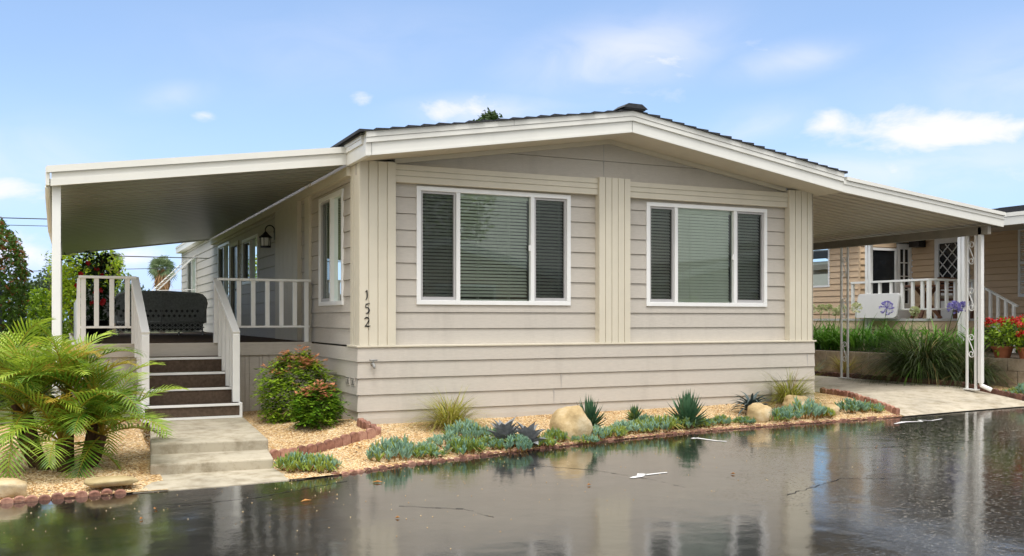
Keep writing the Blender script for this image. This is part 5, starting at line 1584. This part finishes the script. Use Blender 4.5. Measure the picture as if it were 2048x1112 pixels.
for i, (x, y, s_, lab) in enumerate(((-.66, -2.95, .055, 'curled brown leaf on the road in line with the house corner'), (-1.45, -3.50, .05, 'small brown leaf on the dark road below the concrete steps'), (-2.62, -3.28, .04, 'tan leaf scrap on the road below the palm'), (-2.75, -3.62, .025, 'white petal on the road at lower left'), (-.95, -4.42, .02, 'pale leaf crumb on the road at bottom left of centre'), (1.05, -3.9, .025, 'tan leaf crumb on the road left of the near spray mark'), (2.6, -4.0, .025, 'brown leaf crumb on the road right of the near spray mark'), (5.2, -3.3, .03, 'brown leaf on the rough wet asphalt at right'))):
    m_ = MB(); a_ = ll_.uniform(0, 6); z = road_z(x, y) + .006; c_, sn = math.cos(a_) * s_, math.sin(a_) * s_
    m_.quad((x - c_, y - sn, z), (x + sn * .4, y - c_ * .4, z + .012), (x + c_, y + sn, z + .004), (x, y, z))
    m_.quad((x - c_, y - sn, z), (x, y, z), (x + c_, y + sn, z + .004), (x - sn * .4, y + c_ * .4, z + .016))
    tag(m_.build('fallen_leaf', 'deadleaf', origin=(x, y, z)), lab, 'leaf', 'leaves fallen on the road')
m_ = MB(); rl_ = random.Random(99)
for _ in range(420):
    x = rl_.uniform(-4, 7); y = edge_y(x) - rl_.random() ** 1.7 * 3.2 - .03
    pebble(m_, x, y, road_z(x, y) + .003, rl_.uniform(.003, .008), rl_)
tag(m_.build('road_grit', 'pebble'), 'scattered grit and crumbs on the wet asphalt', 'grit', kind='stuff')
def wire(label, a_, b_, sag, r_=.022):
    m_ = MB(); P_ = [Vector(a_).lerp(Vector(b_), i / 16) - Vector((0, 0, sag * 4 * (i / 16) * (1 - i / 16))) for i in range(17)]
    m_.tube(P_, r_, 5); return tag(m_.build('power_line', 'wire', origin=P_[0]), label, 'power line', 'overhead lines at the left')
wire('upper overhead wire left of the awning', (-30, 40, 6.15), (8, 52, 7.7), .1, .03)
wire('second overhead wire just under the upper one left of the awning', (-30, 40, 5.9), (8, 52, 7.3), .15, .02)
wire('overhead wire passing behind the fan palm crown', (-30, 42, 3.1), (12, 54, 5.3), .2, .02)
wire('lowest overhead wire behind the wicker sofa', (-24, 44, 1.4), (12, 50, 2.9), .2, .02)

m_ = MB(); rq_ = random.Random(123)
for _ in range(900):
    x = rq_.uniform(-4.4, 7.7); y = edge_y(x) + .05 + rq_.random() ** 1.6 * 1.6
    if (x > 0 and y > -.05) or (-2.65 < x < -1.25): continue
    a_ = rq_.uniform(0, 6.3); s_ = rq_.uniform(.010, .028); z = G(x, y) + .02 * noise.noise(Vector((x * 2.2, y * 2.2, 3))) + .012; c_, sn = math.cos(a_) * s_, math.sin(a_) * s_
    m_.mat(rq_.randrange(2)); m_.quad((x - c_, y - sn, z), (x + sn * .4, y - c_ * .4, z + rq_.uniform(0, .012)), (x + c_, y + sn, z + rq_.uniform(0, .01)), (x - sn * .4, y + c_ * .4, z))
tag(m_.build('leaf_litter', ['deadleaf', 'bark']), 'small dry brown leaf litter strewn over the gravel beds', 'leaf litter', kind='stuff')

# ------------------------------------------------------------------ the other side of the street (seen in the window glass)
def opp_house(label, x0, x1, y, ze, zr, mat, seed):
    h_ = thing('street_house', ((x0 + x1) / 2, y, 0), label, 'house')
    xm_ = (x0 + x1) / 2; m_ = MB(); T = lambda u, d_, w: (u, y + d_, w)
    siding(m_, T, x0, x1, -.3, ze, 0, .21)
    m_.quad((x0, y, ze), (x1, y, ze), (xm_, y, zr))
    m_.box(x0, x0 + .1, y - 12, y, -.3, ze); m_.box(x1 - .1, x1, y - 12, y, -.3, ze); m_.build('wall', mat, h_)
    m_ = MB()
    for s_ in (x0 - .4, x1 + .4):
        ze2 = lerp(zr, ze, 1 + .4 / (xm_ - x0))
        m_.hexa([(s_, y + .5, ze2), (xm_, y + .5, zr), (xm_, y - 12, zr), (s_, y - 12, ze2)], [(s_, y + .5, ze2 + .12), (xm_, y + .5, zr + .12), (xm_, y - 12, zr + .12), (s_, y - 12, ze2 + .12)])
    m_.build('roof', 'shingle', h_)
    m_ = MB()
    for s_ in (x0 - .4, x1 + .4):
        ze2 = lerp(zr, ze, 1 + .4 / (xm_ - x0))
        m_.hexa([(s_, y + .5, ze2 - .12), (xm_, y + .5, zr - .12), (xm_, y + .53, zr - .12), (s_, y + .53, ze2 - .12)], [(s_, y + .5, ze2 + .2), (xm_, y + .5, zr + .2), (xm_, y + .53, zr + .2), (s_, y + .53, ze2 + .2)])
    m_.build('fascia', 'fascia', h_)
    m_ = MB(); m_.box(xm_ - .2, xm_ + 2.2, y, y + .05, 1.4, 2.8); wn_ = m_.build('window', 'vinyl', h_); m_ = MB(); m_.box(xm_ - .1, xm_ + 2.1, y + .05, y + .06, 1.5, 2.7); m_.build('pane', 'door_dark', wn_)
opp_house('tan gable house across the street behind the camera', 4.6, 13.8, -21, 3.1, 4.3, 'tan', 1)
opp_house('beige low house across the street further right behind the camera', 18.5, 30, -22, 2.9, 4.2, 'siding', 2)
tree('street_tree', 'broad green tree behind the tan house across the street', 'tree', (9, -31, -.3), [((8, -31, 6.5), (3.6, 2.5, 2.6)), ((12, -30, 7), (3, 2.5, 2.8)), ((5, -31, 6), (2.5, 2, 2.4))], ['farG', 'nandG'], .2, 2200, 48, .3, None, 3, .35)
tree('street_tree', 'green hedge tree between the houses across the street', 'tree', (16.2, -21, -.3), [((16.2, -20.5, 1.6), (2.0, 1.2, 1.7)), ((19, -19.5, 1.0), (2.2, .8, 1.2)), ((24, -19.5, 1.0), (3, .8, 1.1))], ['nandG', 'lime'], .12, 2200, 49, .15, None, 3, .2)
tree('street_tree', 'tall dark tree across the street at far left behind the camera', 'tree', (-7, -26, -.3), [((-7, -26, 5), (3, 2.5, 3)), ((-3, -27, 4), (2.6, 2, 2.6))], ['farG', 'nandG'], .2, 1600, 50, .3, None, 3, .35)

# ------------------------------------------------------------------ sky, sun, render settings
SUN_EL, SUN_AZ = R(67), R(200)          # azimuth clockwise from +Y: the sun stands behind the camera
w = bpy.data.worlds.new('World'); scene.world = w; w.use_nodes = True
nt = w.node_tree; nt.nodes.clear()
out = node(nt, 'ShaderNodeOutputWorld'); bg = node(nt, 'ShaderNodeBackground'); bg.inputs[1].default_value = .132
sky = node(nt, 'ShaderNodeTexSky', sky_type='NISHITA'); sky.sun_disc = False
sky.sun_elevation = SUN_EL; sky.sun_rotation = SUN_AZ; sky.air_density = 1.0; sky.dust_density = .6; sky.ozone_density = 2.2
tc = node(nt, 'ShaderNodeTexCoord'); sp = node(nt, 'ShaderNodeSeparateXYZ'); nt.links.new(tc.outputs['Generated'], sp.inputs[0])
def mth(op, a_, b_=None, c_=None):
    n_ = node(nt, 'ShaderNodeMath', operation=op)
    for i, q in enumerate((a_, b_, c_)):
        if q is None: continue
        if isinstance(q, (int, float)): n_.inputs[i].default_value = q
        else: nt.links.new(q, n_.inputs[i])
    return n_.outputs[0]
az = mth('ARCTAN2', sp.outputs[0], sp.outputs[1]); el = mth('ARCSINE', sp.outputs[2])
azd = mth('MULTIPLY', az, 180 / PI); eld = mth('MULTIPLY', el, 180 / PI)
cmb = node(nt, 'ShaderNodeCombineXYZ'); nt.links.new(azd, cmb.inputs[0]); nt.links.new(eld, cmb.inputs[1])
mp = node(nt, 'ShaderNodeMapping'); mp.inputs['Scale'].default_value = (.16, .34, 1); nt.links.new(cmb.outputs[0], mp.inputs[0])
nz1 = node(nt, 'ShaderNodeTexNoise', inp={'Scale': 1.7, 'Detail': 8, 'Roughness': .62, 'Distortion': .3}); nt.links.new(mp.outputs[0], nz1.inputs[0])
nz2 = node(nt, 'ShaderNodeTexNoise', inp={'Scale': .55, 'Detail': 6, 'Roughness': .6}); nt.links.new(mp.outputs[0], nz2.inputs[0])
BL = [  # azimuth, elevation, half width, half height, strength (degrees) : cloud banks
 (48.9, 10.2, 5.6, 1.35, 1.0), (43.6, 10.9, 2.0, 1.0, .55), (46.5, 8.2, 8, 1.2, .45),
 (33.2, 15.2, 5.0, 2.3, .48), (41, 15.0, 3.6, 1.5, .36),
 (22.6, 12.4, 3.6, .85, .72), (16.2, 12.8, .8, .5, .7), (7.2, 11.4, .9, .4, .55),
 (-3.5, 6.9, 3.2, 1.0, .7), (-2.6, 3.4, 2.2, 1.3, .85), (3.4, 3.3, 1.8, .9, .8), (7.6, 3.4, 1.8, .7, .75), (5.5, 12.2, 1.6, .7, .35), (-8, 8.5, 6, 2.0, .5), (62, 9, 9, 3, .7), (-22, 7, 12, 4, .7)]
tot = None
for (a0, e0, wa_, we_, st_) in BL:
    dx = mth('MULTIPLY', mth('SUBTRACT', azd, a0), 1 / wa_); dy = mth('MULTIPLY', mth('SUBTRACT', eld, e0), 1 / we_)
    r2 = mth('ADD', mth('MULTIPLY', dx, dx), mth('MULTIPLY', dy, dy))
    g_ = mth('MULTIPLY', mth('POWER', 2.718, mth('MULTIPLY', r2, -.9)), st_)
    tot = g_ if tot is None else mth('MAXIMUM', tot, g_)
cl = mth('ADD', mth('MULTIPLY', tot, 1.0), mth('MULTIPLY', mth('SUBTRACT', nz1.outputs[0], .5), 1.5))
mr = node(nt, 'ShaderNodeMapRange', interpolation_type='SMOOTHSTEP', inp={'From Min': .22, 'From Max': .95, 'To Min': 0, 'To Max': .95}); nt.links.new(cl, mr.inputs[0])
lowmask = mth('MULTIPLY', mr.outputs[0], mth('MINIMUM', 1, mth('MULTIPLY', tot, 3.2)))
wis = None
for (a0, e0, wa_, we_, st_) in ((31.5, 15.3, 5.2, 2.0, .50), (41.5, 14.6, 3.4, .9, .36), (47, 8.3, 9, 1.5, .40), (23.5, 12.3, 4.5, .9, .40), (39.5, 11.0, 2.6, 1.2, .34), (5.5, 12.4, 1.8, .9, .22), (15, 15.5, 9, 2.5, .12), (-4, 8, 6, 2.2, .30), (55, 13, 8, 3, .25)):
    dx = mth('MULTIPLY', mth('SUBTRACT', mth('SUBTRACT', azd, mth('MULTIPLY', mth('SUBTRACT', eld, e0), 1.2)), a0), 1 / wa_); dy = mth('MULTIPLY', mth('SUBTRACT', eld, e0), 1 / we_)
    g_ = mth('MULTIPLY', mth('POWER', 2.718, mth('MULTIPLY', mth('ADD', mth('MULTIPLY', dx, dx), mth('MULTIPLY', dy, dy)), -1.0)), st_)
    wis = g_ if wis is None else mth('MAXIMUM', wis, g_)
nz3 = node(nt, 'ShaderNodeTexNoise', inp={'Scale': 1.0, 'Detail': 7, 'Roughness': .55, 'Distortion': .6}); nt.links.new(mp.outputs[0], nz3.inputs[0])
wisn = node(nt, 'ShaderNodeMapRange', interpolation_type='SMOOTHSTEP', inp={'From Min': .25, 'From Max': .7, 'To Min': .35, 'To Max': 1.35}); nt.links.new(nz3.outputs[0], wisn.inputs[0])
lowmask = mth('MAXIMUM', lowmask, mth('MULTIPLY', wis, wisn.outputs[0]))
# overcast sheet overhead, above what the picture frames
ov = node(nt, 'ShaderNodeMapRange', interpolation_type='SMOOTHSTEP', inp={'From Min': 21, 'From Max': 44, 'To Min': 0, 'To Max': .92}); nt.links.new(mth('ADD', eld, mth('MULTIPLY', mth('SUBTRACT', nz2.outputs[0], .5), 16)), ov.inputs[0])
# thin veil low on the horizon
ve = node(nt, 'ShaderNodeMapRange', inp={'From Min': 0, 'From Max': 14, 'To Min': .80, 'To Max': .25}); nt.links.new(eld, ve.inputs[0])
def mixc(f_, a_, b_):
    m_ = node(nt, 'ShaderNodeMix', data_type='RGBA')
    if isinstance(f_, (int, float)): m_.inputs[0].default_value = f_
    else: nt.links.new(f_, m_.inputs[0])
    for i, q in ((6, a_), (7, b_)):
        if isinstance(q, tuple): m_.inputs[i].default_value = (*q, 1)
        else: nt.links.new(q, m_.inputs[i])
    return m_.outputs[2]
c1 = mixc(ve.outputs[0], sky.outputs[0], (3.0, 4.4, 7.3))
bk = mth('ADD', mth('MULTIPLY', sp.outputs[0], -.424), mth('MULTIPLY', sp.outputs[1], -.906))
bkr = node(nt, 'ShaderNodeMapRange', interpolation_type='SMOOTHSTEP', inp={'From Min': .05, 'From Max': .55, 'To Min': 0, 'To Max': .95}); nt.links.new(mth('ADD', bk, mth('MULTIPLY', mth('SUBTRACT', nz2.outputs[0], .5), .3)), bkr.inputs[0])
c2 = mixc(ov.outputs[0], mixc(bkr.outputs[0], c1, (6.3, 6.2, 6.1)), (14.2, 13.9, 13.5))
c3 = mixc(lowmask, c2, (5.6, 5.55, 6.2))
nt.links.new(c3, bg.inputs[0]); nt.links.new(bg.outputs[0], out.inputs[0])

sd_ = bpy.data.lights.new('sun', 'SUN'); sd_.energy = 1.5; sd_.angle = R(18); sd_.color = (1, .975, .93)
so = bpy.data.objects.new('sun', sd_); COL.objects.link(so)
dirv = Vector((math.sin(SUN_AZ) * math.cos(SUN_EL), math.cos(SUN_AZ) * math.cos(SUN_EL), math.sin(SUN_EL)))
so.rotation_euler = dirv.to_track_quat('Z', 'Y').to_euler(); so.location = (0, -20, 20)

scene.view_settings.view_transform = 'Standard'; scene.view_settings.look = 'None'
scene.view_settings.exposure = .5; scene.view_settings.gamma = 1
scene.render.film_transparent = False
scene.cycles.max_bounces = 8; scene.cycles.transparent_max_bounces = 16
